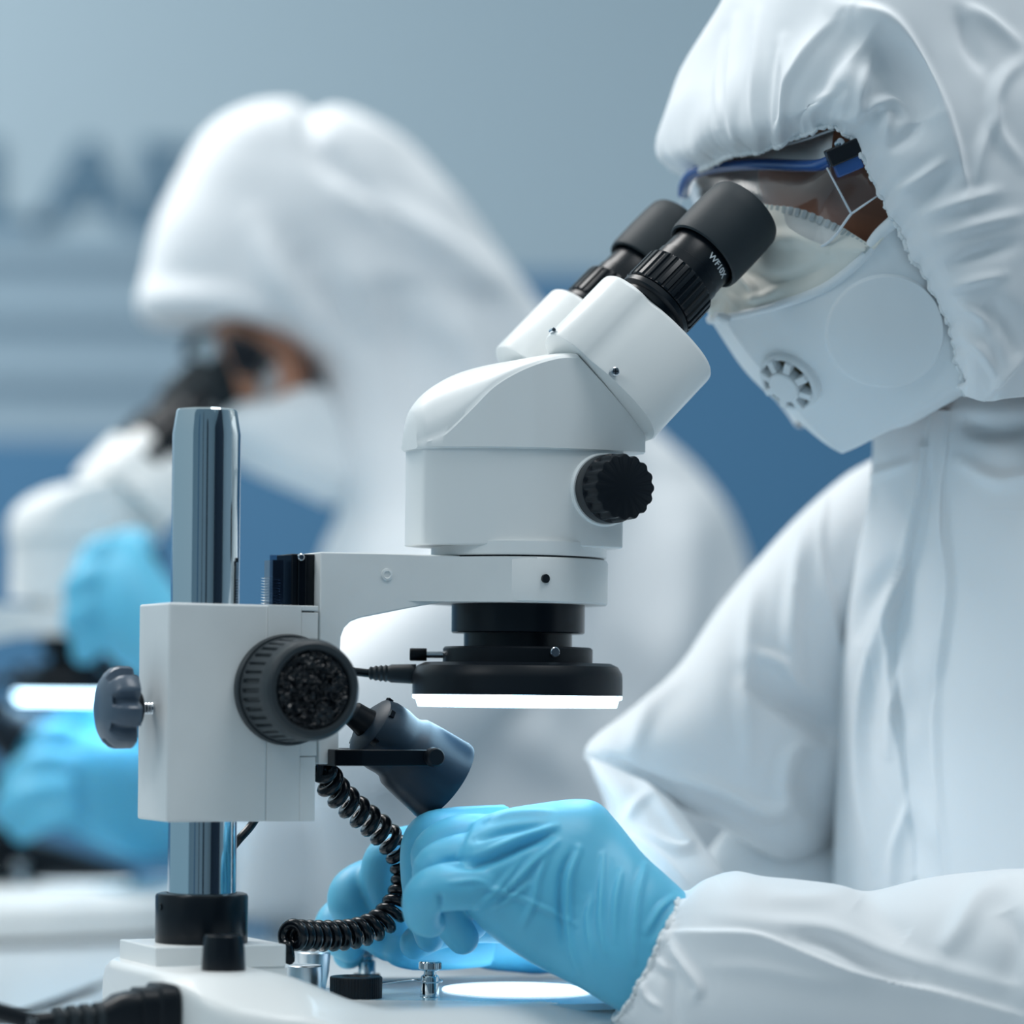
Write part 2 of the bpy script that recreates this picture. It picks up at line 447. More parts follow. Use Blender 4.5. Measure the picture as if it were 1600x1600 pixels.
    d = Vector((-0.906, 0.4226, 0)).normalized(); p0 = Vector((ax - 0.0326, 0.0152, (l1 + l2) / 2))
    MB().lathe([(0.0016, -0.002), (0.0016, 0.0085)], align(d, p0), 16).build('thumb_screw', M['steel'], rl)
    MB().lathe([(0.0029, 0.0080), (0.0031, 0.0084), (0.0031, 0.0158), (0.0028, 0.0162)], align(d, p0), 24).build('thumb_screw_grip', M['black'], rl, 30)
    su, sz = S(866, 1020, -0.036)
    sv = -math.sqrt(0.0362 ** 2 - min(0.036, abs(su - ax)) ** 2)
    nd = Vector((su - ax, sv, 0)).normalized()
    K = align(nd, Vector((su, sv, sz)) - nd * 0.0004)
    MB().lathe([(0.0025, 0), (0.0025, 0.0012), (0.0021, 0.0015)], K, 28).add([K @ Vector(p) for p in [(-0.0024, -0.0003, 0.0015), (0.0024, -0.0003, 0.0015), (0.0024, 0.0003, 0.00155), (-0.0024, 0.0003, 0.00155)]], [(0, 1, 2, 3)]).build('slotted_screw', M['steel'], rl)
    # strain relief and cable of the ring light
    cu_, cz_ = S(640, 1050, -0.012); cz_ = (l2 + l3) / 2 + 0.0022
    pa = Vector((ax - 0.0445, 0.0207, cz_))
    prof = [(0.0048, 0.0), (0.0044, 0.012), (0.0036, 0.0135), (0.0042, 0.0146), (0.0034, 0.0158), (0.0040, 0.017), (0.0032, 0.0182), (0.0037, 0.0194), (0.0029, 0.0206), (0.0033, 0.022), (0.0022, 0.0228)]
    MB().lathe(prof, align((-0.906, 0.4226, 0.01), pa), 28).build('strain_relief', M['rubber'], rl, 40)
    print('PEG', T(349, 1516, hump), T(395, 1515, hump), T(476, 1557, 0.039), T(556, 1562, 0.039))
    def at(px, py, v): u, z = S(px, py, v); return Vector((u, v, z))
    def tt(px, py): u, v = T(px, py, 0.0022); return Vector((u, v, 0.0034))
    cp = catmull([pa + Vector((-0.0190, 0.0088, 0.0002)), pa + Vector((-0.034, 0.0150, -0.001)), at(490, 1120, 0.036), at(428, 1230, 0.034), at(395, 1287, 0.034), at(364, 1324, 0.034), at(302, 1408, 0.055), at(256, 1474, 0.15), at(204, 1518, 0.29), tt(148, 1547), tt(60, 1578), tt(0, 1597), tt(-80, 1625)], 120)
    MB().tube(cp, 0.0021, 10).build('light_cable', M['cord'], rl)
    # --- zoom head
    hd = empty('zoom_head', (0, 0, 0)); hd.parent = root
    _, h0 = S(700, 850, -0.03); _, h1 = S(740, 699, -0.034); _, hn = S(805, 866.5, -0.042)
    MB().lathe([(0.0, hn), (0.0418, hn), (0.0424, hn + 0.0006), (0.0424, h0 + 0.002), (0.0, h0 + 0.002)], X, 128, cap=False).build('head_neck', M['white'], hd, 30)
    MB().lathe([(0.0, hn - 0.0009), (0.0412, hn - 0.0009), (0.0412, hn + 0.0002), (0.0, hn + 0.0002)], X, 96, cap=False).build('shadow_gap', M['black'], hd, 30)
    uf = 0.1960
    hw = [(0.1035, 0.0080), (0.1046, 0.0105), (0.1054, 0.0124), (0.112, 0.0185), (0.13, 0.0300), (0.15, 0.0370), (0.17, 0.0400), (0.186, 0.0405), (0.196, 0.0400)]
    def wd(u): return float(np.interp(u, [a for a, b in hw], [b for a, b in hw]))
    near = [(u, -wd(u)) for u in np.linspace(0.1056, uf, 24)]
    plan = [(0.1044, -0.0085), (0.1048, -0.0110)] + near + [(uf + 0.004, -0.030), (uf + 0.005, 0.030)] + [(u, -v) for u, v in reversed(near)] + [(0.1048, 0.0110), (0.1044, 0.0085)]
    bevel(MB().plan(plan, h0, h1 + 0.001).build('head_body', M['white'], hd, 40), 0.0007, 3, 50)
    # cover
    px_top = [(631, 672), (636, 664), (650, 660), (672, 655), (700, 645), (720, 632), (745, 610), (775, 588), (805, 573), (835, 563), (860, 557.5), (885, 556), (903, 560)]
    # stations along u with top height
    st = []
    for px, py in px_top:
        u, z = S(px, py, -0.030); st.append((u, z))
    uP, zP = S(906, 561, -0.040); uQ, zQ = S(1006, 672, -0.040); uE, _ = S(1010, 686, -0.040)
    topc = [(629.5, 668), (632, 652), (640, 637), (655, 620), (675, 605), (707, 588), (746, 575), (788, 567), (834, 559), (868, 555.5)]
    topc = np.array([S(px, py, 0.008 * (1 - k / 9)) for k, (px, py) in enumerate(topc)])
    crs = [(714, 660), (740, 634), (769, 605), (801, 584), (834, 569), (866, 559.5), (885, 556.5)]
    cr_ = []
    for px, py in crs:
        u = 0.13
        for _ in range(6): u = S(px, py, -wd(u) - 0.0016)[0]
        cr_.append((u, S(px, py, -wd(u) - 0.0016)[1]))
    lo_ = [(topc[0][0], h1 + 0.003), (cr_[0][0] - 0.006, cr_[0][1] - 0.006)]
    crA = np.array(lo_ + cr_)
    cg = catmull(topc, 80); ce = catmull(crA, 80)
    U = np.concatenate([np.linspace(topc[0][0], topc[0][0] + 0.006, 8), np.linspace(topc[0][0] + 0.007, uP - 0.0012, 46)])
    Ze = np.interp(U, ce[:, 0], ce[:, 1]); Zc = np.maximum(np.interp(U, cg[:, 0], cg[:, 1]), Ze + 0.0002)
    U = list(U) + [uP] + [uP + (uQ - uP) * k / 8 for k in range(1, 9)] + [uE]
    Ze = list(Ze) + [zP] + [zP + (zQ - zP) * k / 8 for k in range(1, 9)] + [zQ - 0.0028]
    Zc = list(Zc) + [z + 0.0002 for z in Ze[len(Zc):]]
    rings = []
    hz0 = h1
    _, hzR = S(1008, 701, -0.04)
    for u, zt_, zc_ in zip(U, Ze, Zc):
        w = wd(min(u + 0.0012, 0.196)) + 0.0016
        if u > 0.196: w = wd(0.196) + 0.0016 - (u - 0.196) * 0.22
        ring = [(u, -w, hz0 + 0.0008)]
        zs = max(zt_ - 0.0010, hz0 + 0.001)
        ring.append((u, -w, zs))
        for k in range(25):
            q = -math.cos(PI * k / 24)
            ring.append((u, q * (w - 0.0008), zt_ + (zc_ - zt_) * math.sqrt(max(0, 1 - abs(q) ** 2.3))))
        ring += [(u, w, zs), (u, w, hz0 + 0.0008), (u, w - 0.002, hz0), (u, -w + 0.002, hz0)]
        rings.append(ring)
    MB().loft(rings).build('prism_cover', M['white'], hd, 28)
    # --- binocular pods, section in (n, v), axis e at 45 degrees
    e = Vector((math.sqrt(.5), 0, math.sqrt(.5))); nvec = Vector((-math.sqrt(.5), 0, math.sqrt(.5)))
    Pm = Vector(((uP + uQ) / 2, 0, (zP + zQ) / 2)) - e * 0.0002
    def nn(px, py, v):
        u, z = S(px, py, v); d = Vector((u, 0, z)) - Pm; return d.dot(e), d.dot(nvec)
    globals()['_dbg'] = [nn(848, 525, -0.014), nn(950, 437, -0.014), nn(1095, 600, -0.05), nn(1010, 672, -0.045), nn(1025, 520, -0.034), nn(1178, 338, -0.034), nn(1090, 545, -0.055)]
    sec = [(0.010, -0.0075), (0.022, -0.0085), (0.0315, -0.0130), (0.0372, -0.0205), (0.0392, -0.0290), (0.0372, -0.0368), (0.0318, -0.0424), (0.0268, -0.0452), (0.0228, -0.0462), (0.0196, -0.0474), (0.0130, -0.0508), (0.0035, -0.0540), (-0.0075, -0.0558), (-0.0175, -0.0550), (-0.0250, -0.0505), (-0.0292, -0.0430), (-0.0306, -0.032), (-0.0306, -0.001), (0.010, -0.001)]
    smooth_sec = catmull(sec[:17], 80).tolist() + [sec[17], sec[18]]
    E0, E1 = 0.0002, 0.0435
    for sgn in (1, -1):
        pod = empty('binocular_tube', (0, 0, 0)); pod.parent = hd
        rings = []
        for ee, sc in ((E0, 0.985), (E0 + 0.001, 1.0), (E1 - 0.0022, 1.0), (E1 - 0.0008, 0.992), (E1, 0.972)):
            cx, cv = 0.004, -0.030
            rings.append([Pm + e * ee + nvec * (cx + (n - cx) * sc) + Vector((0, (cv + (v - cv) * sc) * sgn, 0)) for n, v in smooth_sec])
        MB().loft(rings).build('tube_housing', M['white_plastic'], pod, 40)
        if sgn == 1:
            # small screws in the near housing
            for (px, py, rr, vv) in ((959.5, 582, 0.0021, -0.0545), (863, 517, 0.0012, -0.030)):
                su, sz = S(px, py, vv)
                K = align((-0.1, -1, 0.1), (su, vv - 0.0010, sz))
                sb = MB().lathe([(rr, -0.003), (rr, 0.0006), (rr * 0.8, 0.0009)], K, 24)
                sc_ = sb.build('tube_screw', M['steel'], pod)
                MB().add([K @ Vector((x * rr, y * rr, 0.00095)) for x, y in ((-.6, -.12), (.6, -.12), (.6, .12), (-.6, .12))], [(0, 1, 2, 3)]).add([K @ Vector((x * rr, y * rr, 0.00095)) for x, y in ((-.12, -.6), (.12, -.6), (.12, .6), (-.12, .6))], [(0, 1, 2, 3)]).build('cross_slot', M['black'], sc_, 0)
        ey = empty('eyepiece', (0, 0, 0)); ey.parent = hd
        nc = 0.0126
        K = align(e, Pm + nvec * nc + Vector((0, -0.0325 * sgn, 0)) + e * (E1 - 0.002))
        MB().lathe([(0.0155, -0.01), (0.0155, 0.0022), (0.0172, 0.0026), (0.0174, 0.0052), (0.0190, 0.0058), (0.0197, 0.0066), (0.0197, 0.0092), (0.0190, 0.0098), (0.0180, 0.0098)], K, 96).build('diopter_ring', M['black_satin'], ey, 30)
        NG = 30
        def gr(k, t, r):
            if k in (2, 3):
                ph = (t * NG / (2 * PI)) % 1.0; return r - (0.0 if ph < 0.62 else 0.0009)
            return r
        MB().lathe([(0.0182, 0.0096), (0.0196, 0.0100), (0.0201, 0.0108), (0.0200, 0.0262), (0.0196, 0.0272), (0.0175, 0.0276)], K, NG * 8, rad=gr).build('grip_ring', M['black_satin'], ey, 25)
        brl = MB().lathe([(0.0176, 0.0270), (0.0176, 0.0335), (0.0171, 0.0338), (0.0169, 0.0480), (0.016, 0.050)], K, 96).build('barrel', M['black_satin'], ey, 30)
        # print on the barrel
        vs, fs = text_mesh('WF10X', 0.0046, 0.00006, 0.00008)
        th0 = math.radians(196)
        out = []
        for p in vs:
            th = th0 + p.x / 0.0170
            out.append(K @ Vector(((0.01705 + p.z) * math.cos(th), (0.01705 + p.z) * math.sin(th), 0.0405 + p.y)))
        build('lettering', out, fs, M['print'], brl, 0)
        MB().lathe([(0.0178, 0.0455), (0.0190, 0.0445), (0.0199, 0.0452), (0.0204, 0.0475), (0.0206, 0.060), (0.0204, 0.070), (0.0200, 0.0765), (0.0190, 0.0785), (0.0178, 0.0785), (0.0165, 0.074), (0.0155, 0.066), (0.0, 0.066)], K, 96, cap=False).build('eyecup', M['rubber'], ey, 35)
    # --- zoom knob
    zu, zz = S(978, 762, -0.062)
    K = align((0, -1, 0), (zu - 0.0005, -0.0395, zz))
    zk = empty('zoom_knob', (0, 0, 0)); zk.parent = hd
    MB().lathe([(0.0176, -0.008), (0.0176, 0.0012), (0.0168, 0.0020), (0.012, 0.0020)], K, 80).build('knob_seat', M['white'], zk, 30)
    def sc16(k, t, r):
        if k >= 4 and r > 0.008:
            return r - 0.0011 * (0.5 - 0.5 * math.cos(16 * t)) ** 1.5
        return r
    MB().lathe([(0.013, 0.001), (0.0160, 0.0022), (0.0164, 0.0030), (0.0164, 0.0105), (0.0160, 0.0112), (0.0158, 0.0216), (0.0154, 0.0226), (0.0150, 0.0228), (0.0, 0.0228)], K, 192, cap=False, rad=sc16).build('knob_grip', M['black'], zk, 30)
    # --- spot lamp on its bracket
    lp = empty('spot_lamp', (0, 0, 0)); lp.parent = root
    b0 = Vector((*S(572, 1131, 0.0)[:1], 0.0, S(572, 1131, 0.0)[1])); b1 = Vector((S(695, 1222, 0.0)[0], 0.0, S(695, 1222, 0.0)[1]))
    K = align(b1 - b0, b0)
    Ln = (b1 - b0).length
    MB().lathe([(0.0, 0.0), (0.0105, 0.0), (0.0150, 0.0025), (0.0166, 0.007), (0.0170, 0.0135), (0.0164, 0.0185), (0.0166, 0.0215), (0.0186, 0.0245), (0.0192, 0.0280), (0.0200, 0.0340), (0.0212, Ln - 0.004), (0.0216, Ln - 0.002), (0.0214, Ln), (0.0200, Ln + 0.0006), (0.0190, Ln - 0.002), (0.0, Ln - 0.003)], K, 96, cap=False).build('lamp_shade', M['lamp_black'], lp, 40)
    for k in range(6):
        th = math.radians(-150 + 60 * k)
        c = Vector((0.0158 * math.cos(th), 0.0158 * math.sin(th), 0.0038))
        MB().box((-0.0006, -0.0018, -0.0012), (0.0006, 0.0018, 0.0012)).build('vent', M['black_gloss'], lp, 0).matrix_local = K @ Matrix.Translation(c) @ Matrix.Rotation(th, 4, 'Z')
    MB().lathe([(0.0045, -0.010), (0.006, -0.0085), (0.0065, -0.004), (0.0075, 0.001)], K, 24).build('cable_boot', M['black'], lp)
    # bracket bar on the near side, pivot knob
    q0 = S(529, 1182, -0.024); q1 = S(683, 1187, -0.024)
    zc = (q0[1] + q1[1]) / 2
    bevel(MB().box((q0[0] - 0.002, -0.0248, zc - 0.0040), (q1[0], -0.0230, zc + 0.0036)).build('bracket', M['black_satin'], lp), 0.0004, 2)
    bevel(MB().box((q0[0] - 0.002, -0.0248, zc - 0.0040), (q0[0] + 0.012, 0.0248, zc + 0.0036)).build('bracket', M['black_satin'], lp), 0.0004, 2)
    bevel(MB().box((q0[0] - 0.002, 0.0230, zc - 0.0040), (q1[0], 0.0248, zc + 0.0036)).build('bracket', M['black_satin'], lp), 0.0004, 2)
    K2 = align((0, -1, 0), (q1[0] - 0.0026, -0.0245, zc + 0.0003))
    MB().lathe([(0.0045, 0), (0.0047, 0.0006), (0.0045, 0.0042), (0.0038, 0.0048), (0.0, 0.0048)], K2, 20, cap=False).build('pivot_knob', M['black'], lp, 20)
    MB().lathe([(0.0030, -0.006), (0.0030, 0.001)], K2, 16).build('pivot_screw', M['black'], lp)
    ct = catmull([K @ Vector((0, 0, -0.009)), Vector((q0[0] + 0.006, -0.006, zc + 0.014)), Vector((q0[0] + 0.001, -0.004, zc + 0.004)), Vector((q0[0] - 0.001, -0.002, zc - 0.012))], 24)
    MB().tube(ct, 0.0019, 10).build('lamp_wire', M['cord'], lp)
    # coiled cord
    path_px = [(512, 1200), (512, 1218), (528, 1240), (558, 1268), (594, 1298), (622, 1330), (634, 1362), (631, 1392), (614, 1424), (590, 1446), (556, 1459), (520, 1463), (484, 1463), (452, 1461)]
    path = []
    for k_, (px, py) in enumerate(path_px):
        vv = -0.004 + 0.018 * math.sin(PI * min(1, k_ / 13)) ** 0.7
        path.append(Vector((S(px, py, vv)[0], vv, S(px, py, vv)[1])))
    P = catmull(path, 700)
    seglen = np.r_[0, np.cumsum(np.linalg.norm(np.diff(P, axis=0), axis=1))]
    Lc = seglen[-1]
    nT = 1500; pts = []
    turns = 24
    for k in range(nT):
        s = k / (nT - 1)
        # looser at the top, tight at the bottom
        a = s * Lc
        ph = 2 * PI * turns * (0.74 * s + 0.26 * s ** 1.8)
        p = np.array([np.interp(a, seglen, P[:, i]) for i in range(3)])
        q = np.array([np.interp(min(a + 0.0008, Lc), seglen, P[:, i]) for i in range(3)])
        r_ = np.array([np.interp(max(a - 0.0008, 0), seglen, P[:, i]) for i in range(3)])
        t = Vector(q - r_).normalized()
        x = t.cross(Vector((0, 1, 0))).normalized(); y = t.cross(x)
        rr = 0.0051 * min(1, s * 30 + 0.2)
        pts.append(Vector(p) + (x * math.cos(ph) + y * math.sin(ph)) * rr)
    end = pts[-1]
    tail = catmull([end, end + Vector((0.0005, -0.001, -0.006)), Vector((S(449, 1500, -0.012)[0] + 0.001, -0.012, S(449, 1500, -0.012)[1]))], 16)
    MB().tube(pts + [Vector(p) for p in tail[1:]], 0.0025, 10).build('coiled_cord', M['cord'], root, 60)
    # --- things screwed on the base
    zd = deck - 0.0016
    for (px, py, nm, sc) in ((671.5, 1561, 'stage_clip', 1.0), (573, 1536, 'stage_clip', 0.98)):
        u, v = T(px, py, zd)
        cp_ = empty(nm, (0, 0, 0)); cp_.parent = root
        X2 = Matrix.Translation((u, v, zd))
        r = 0.0043
        MB().lathe([(0.0046, -0.002), (0.0046, 0.0008), (r, 0.001), (r, 0.0098), (0.0040, 0.0106), (0.0030, 0.0112), (0.0028, 0.0126), (0.0034, 0.0134)], X2, 40).build('clip_post', M['chrome'], cp_, 30)
        def kn(k, t, rr): return rr - (0.0003 * (1 if int(t / (2 * PI) * 72) % 2 else 0) if k in (2, 3) else 0)
        MB().lathe([(0.0034, 0.0130), (0.0048, 0.0136), (0.0054, 0.0140), (0.0054, 0.0168), (0.0046, 0.0174), (0.0, 0.0174)], X2, 144, cap=False, rad=kn).build('clip_nut', M['chrome'], cp_, 20)
        if px > 600:
            u2, v2 = T(592, 1560, zd)
            wr = [Vector((u2, v2, zd + 0.0062)), Vector(((u + u2) / 2 + 0.004, (v + v2) / 2, zd + 0.0084)), Vector((u - 0.004, v - 0.0040, zd + 0.0078)), Vector((u + 0.002, v - 0.0050, zd + 0.0078)), Vector((u + 0.0058, v - 0.001, zd + 0.0080)), Vector((u + 0.0055, v + 0.0025, zd + 0.0084)), Vector((u, v + 0.005, zd + 0.008))]
            MB().tube(catmull(wr[:3], 16).tolist() + catmull(wr[3:], 20).tolist(), 0.00035, 8).build('clip_spring', M['steel'], cp_)
        else:
            MB().lathe([(0.0068, -0.001), (0.0070, 0.0004), (0.0066, 0.0044), (0.0, 0.0048)], X2, 40, cap=False).build('clip_foot', M['black_satin'], cp_, 30)
    u, v = T(556, 1562, zd)
    def knd(k, t, rr): return rr - (0.00018 * (1 if int(t / (2 * PI) * 110) % 2 else 0) if k in (2, 3) else 0)
    MB().lathe([(0.0115, 0.0), (0.0119, 0.0002), (0.0123, 0.0007), (0.0123, 0.0100), (0.0119, 0.0105), (0.0068, 0.0106), (0.0060, 0.0098), (0.0, 0.0098)], Matrix.Translation((u, v, zd + 0.0001)), 220, cap=False, rad=knd).build('clip_knob', M['black'], root, 25)
    for (px, py, r0_, r1_, h) in ((476, 1557, 0.0072, 0.0082, 0.0146), (490, 1548, 0.0056, 0.0080, 0.0185)):
        u, v = T(px, py, zd)
        MB().lathe([(r0_, 0.0), (r0_ + 0.0002, 0.0006), ((r0_ + r1_) / 2 + 0.0006, h * 0.5), (r1_, h - 0.0006), (r1_ - 0.0006, h), (r1_ - 0.0018, h - 0.0004), (0.0, h - 0.0004)], Matrix.Translation((u, v, zd)), 64, cap=False).build('control_knob', M['brushed'], root, 30)
    return root

def children(o):
    return [c for c in bpy.data.objects if c.parent is o]

def copy_tree(o, parent=None):
    kids = {}
    for c in bpy.data.objects:
        if c.parent is not None: kids.setdefault(c.parent.name, []).append(c)
    def rec(x, p):
        c = x.copy(); COL.objects.link(c); c.parent = p
        for k in kids.get(x.name, []): rec(k, c)
        return c
    return rec(o, parent)

scope = make_microscope()
tag(scope, 'white stereo microscope in sharp focus on a chrome post with a lit ring light', 'microscope')
DU, DV = 0.082, 0.955
off = L2W(DU, DV, 0) - L2W(0, 0, 0)
scope2 = copy_tree(scope)
scope2.location = scope.location + off
# this microscope's eyepieces stand a little larger and higher
for c in list(bpy.data.objects):
    if c.name.startswith('eyepiece') and c.parent is not None and c.parent.parent is scope2:
        pts_ = [v.co for k in bpy.data.objects if k.parent is c and k.name.startswith('diopter_ring') for v in k.data.vertices]
        b_ = sum(pts_, Vector()) / len(pts_)
        c.location = b_ * (1 - 1.2); c.scale = (1.2, 1.2, 1.2)
tag(scope2, 'blurred white stereo microscope at the left edge, used by the farther person', 'microscope')
# ------------------------------------------------------------------ cloth and people helpers
def fabric(name, col, rough=0.8, weave=900, sheen=0.25):
    m = mat(name, col, rough, spec=0.25, sheen=sheen, bump=(0.04, weave, 0.0004))
    return m
M['suit'] = fabric('coverall_fabric', (0.84, 0.86, 0.88))
M['suit_hem'] = fabric('elastic_hem_fabric', (0.80, 0.83, 0.84))
M['mask'] = mat('mask_white', (0.80, 0.85, 0.88), 0.65, sheen=0.1)
M['mask_cream'] = mat('mask_cream', (0.80, 0.80, 0.74), 0.6, bump=(0.15, 160, 0.001))
M['glove'] = mat('nitrile_blue', (0.125, 0.52, 0.74), 0.45, sss=0.3, bump=(0.10, 420, 0.0005))
M['skin'] = mat('skin', (0.46, 0.21, 0.125), 0.5, sss=0.2, bump=(0.12, 500, 0.0005))
M['brow'] = mat('brow_hair', (0.015, 0.01, 0.008), 0.6)
M['eye_white'] = mat('eye_white', (0.75, 0.74, 0.7), 0.2)
M['iris'] = mat('iris_brown', (0.05, 0.025, 0.012), 0.15)
M['goggle_blue'] = mat('goggle_blue', (0.03, 0.10, 0.32), 0.25, coat=0.4)
M['goggle_black'] = mat('goggle_black', (0.008, 0.010, 0.014), 0.25)
M['lens'] = clear_sheet('goggle_lens', (0.93, 0.94, 0.97), 0.09, 0.12)
M['lens_top'] = clear_sheet('goggle_top', (0.72, 0.76, 0.78), 0.68, 0.42)
M['lens_edge'] = mat('lens_edge', (0.75, 0.80, 0.85), 0.15, trans=0.0)
M['valve_dark'] = mat('valve_inside', (0.10, 0.085, 0.05), 0.7)
M['stitch'] = mat('stitch_grey', (0.45, 0.50, 0.50), 0.7)

def vnoise(P, sc, seed=0.0):
    off = Vector((seed, seed * 1.7, -seed))
    return np.array([noise.noise(Vector(p) * sc + off) for p in P])

class Cloth:
    """a regular sheet of points (rows, cols, 3) that can be sculpted with fold strokes"""
    def __init__(s, P, closed=False, flip=False):
        s.P = np.asarray(P, float); s.closed = closed; s.flip = flip
    def normals(s):
        P = s.P
        if s.closed:
            dc = np.roll(P, -1, 1) - np.roll(P, 1, 1)
        else:
            dc = np.gradient(P, axis=1)
        dr = np.gradient(P, axis=0)
        n = np.cross(dr, dc)
        n /= np.linalg.norm(n, axis=2, keepdims=True) + 1e-12
        return -n if s.flip else n
    def push(s, d):
        s.P = s.P + s.normals() * d[..., None]; return s
    def wrinkle(s, amp, sc, seed=0, stretch=(1, 1, 1)):
        sh = s.P.shape[:2]
        return s.push((vnoise((s.P * np.array(stretch)).reshape(-1, 3), sc, seed) * amp).reshape(sh))
    def strokes(s, L, gain=1.5):
        for st in L:
            pts, wpx, amp = st[0], st[1], st[2] * 0.001 * gain
            kindk = st[3] if len(st) > 3 else 'r'
            sh = s.P.shape[:2]
            V = s.P.reshape(-1, 3); N = s.normals().reshape(-1, 3)
            ln = sum(math.dist(pts[i], pts[i + 1]) for i in range(len(pts) - 1))
            C = catmull(pts, int(min(320, max(40, ln / 2.2))))
            px = project(V)
            reach = wpx * 3.2
            lo = C.min(0) - reach; hi = C.max(0) + reach
            view = np.array([0, 0, ZE]) - V; view /= np.linalg.norm(view, axis=1, keepdims=True)
            face = (N * view).sum(1)
            ok = np.where((px[:, 0] > lo[0]) & (px[:, 0] < hi[0]) & (px[:, 1] > lo[1]) & (px[:, 1] < hi[1]) & (face > 0.02))[0]
            if len(ok) == 0: continue
            q = px[ok]
            k = np.concatenate([((qq[:, None, :] - C[None]) ** 2).sum(2).argmin(1) for qq in np.array_split(q, max(1, len(q) // 8000))])
            d = np.sqrt(((q - C[k]) ** 2).sum(1))
            tg = np.gradient(C, axis=0); tg /= np.linalg.norm(tg, axis=1, keepdims=True) + 1e-9
            dv = q - C[k]
            side = tg[k, 0] * dv[:, 1] - tg[k, 1] * dv[:, 0]
            t = k / (len(C) - 1)
            d = np.where((k > 0) & (k < len(C) - 1), np.abs(side), d)
            taper = np.sqrt(np.clip(np.sin(PI * np.clip(t, 0.02, 0.98)), 0, 1))
            if kindk == 'r':
                f = np.exp(-(d / wpx) ** 2) - 0.35 * np.exp(-(d / (2.2 * wpx)) ** 2)
            elif kindk == 's':      # step: slow on the side to the right of the stroke, sharp on the other
                f = np.where(side > 0, np.exp(-(d / (1.8 * wpx)) ** 1.3), np.exp(-(d / (0.45 * wpx)) ** 2))
            else:                   # broad swell
                f = np.exp(-(d / wpx) ** 2)
            disp = amp * f * taper * sstep(0.02, 0.25, face[ok])
            V = V.copy(); V[ok] += N[ok] * disp[:, None]
            s.P = V.reshape(*sh, 3)
        return s
    def relax(s, n):
        for _ in range(n):
            Q = s.P.copy()
            Q[1:-1, 1:-1] = 0.5 * s.P[1:-1, 1:-1] + 0.125 * (s.P[:-2, 1:-1] + s.P[2:, 1:-1] + s.P[1:-1, :-2] + s.P[1:-1, 2:])
            s.P = Q
        return s
    def mb(s, mbo, cap0=False, cap1=False):
        r, c = s.P.shape[:2]
        v = s.P.reshape(-1, 3); f = []
        for i in range(r - 1):
            for j in range(c if s.closed else c - 1):
                k = (j + 1) % c
                f.append((i * c + j, i * c + k, (i + 1) * c + k, (i + 1) * c + j))
        if cap0: f.append(tuple(reversed(range(c))))
        if cap1: f.append(tuple(range((r - 1) * c, r * c)))
        return mbo.add(v, f)

def tube_cloth(secs, nr, nc, expo=2.0, flip=False):
    """secs: (A px, B px, v, half depth) -> closed tube whose outline follows A and B"""
    dat = []
    for s in secs:
        (ax, ay), (bx, by), v, hd = s[:4]
        a = PV(ax, ay, v); b = PV(bx, by, v)
        dat.append([*a, *b, hd])
    D = catmull(dat, nr)
    th = np.linspace(0, 2 * PI, nc, endpoint=False)
    c = np.sign(np.cos(th)) * np.abs(np.cos(th)) ** (2 / expo); sn = np.sign(np.sin(th)) * np.abs(np.sin(th)) ** (2 / expo)
    vd = np.array([0.0, 1.0, 0.0])
    P = np.zeros((nr, nc, 3))
    for i, d in enumerate(D):
        a, b, hd = d[:3], d[3:6], d[6]
        m = (a + b) / 2
        P[i] = m + np.outer(c, (a - b) / 2) + np.outer(sn, vd) * hd
    C = Cloth(P, True)
    mid = P.mean(1, keepdims=True)
    if ((C.normals() * (P - mid)).sum() < 0): C.flip = True
    return C

def patch(ctrl, nr, nc):
    """ctrl rows of (px, py, v) -> smooth open sheet"""
    rows = []
    for r in ctrl:
        rows.append([list(PV(*p)) for p in r])
    R = np.array(rows)                       # (r, c, 3)
    R1 = np.stack([catmull(R[i], nc) for i in range(R.shape[0])])          # (r, nc, 3)
    R2 = np.stack([catmull(R1[:, j], nr) for j in range(nc)], 1)           # (nr, nc, 3)
    C = Cloth(R2)
    view = np.array([0, 0, ZE]) - R2
    if ((C.normals() * view).sum() < 0): C.flip = True
    return C

def loc2(P):
    d = P - np.array([OX, OY, TZ])
    return np.stack([d[..., 0] * CA + d[..., 1] * SA, -d[..., 0] * SA + d[..., 1] * CA, d[..., 2]], -1)
def wor2(Q):
    return np.stack([OX + Q[..., 0] * CA - Q[..., 1] * SA, OY + Q[..., 0] * SA + Q[..., 1] * CA, TZ + Q[..., 2]], -1)
def mirror(P):
    q = loc2(P); q[..., 1] *= -1; return wor2(q)

def remesh_obj(mbo, name, m, parent, voxel, it=6, fac=0.5, post=None):
    tmp = mbo.build('tmp', m, None, 0)
    a = tmp.modifiers.new('r', 'REMESH'); a.mode = 'VOXEL'; a.voxel_size = voxel
    b = tmp.modifiers.new('s', 'SMOOTH'); b.iterations = it; b.factor = fac
    dg = bpy.context.evaluated_depsgraph_get()
    me = bpy.data.meshes.new_from_object(tmp.evaluated_get(dg))
    old = tmp.data
    bpy.data.objects.remove(tmp); bpy.data.meshes.remove(old)
    n = len(me.vertices)
    V = np.zeros(n * 3); me.vertices.foreach_get('co', V); V = V.reshape(-1, 3)
    N = np.zeros(n * 3); me.vertices.foreach_get('normal', N); N = N.reshape(-1, 3)
    if post is not None: V = post(V, N, me)
    off = np.zeros(3); p = parent
    while p is not None: off += np.array(p.location); p = p.parent
    me.vertices.foreach_set('co', (V - off).reshape(-1)); me.update()
    me.polygons.foreach_set('use_smooth', [True] * len(me.polygons))
    me.name = name
    me.materials.clear(); me.materials.append(m)
    o = bpy.data.objects.new(name, me); COL.objects.link(o); o.parent = parent
    return o

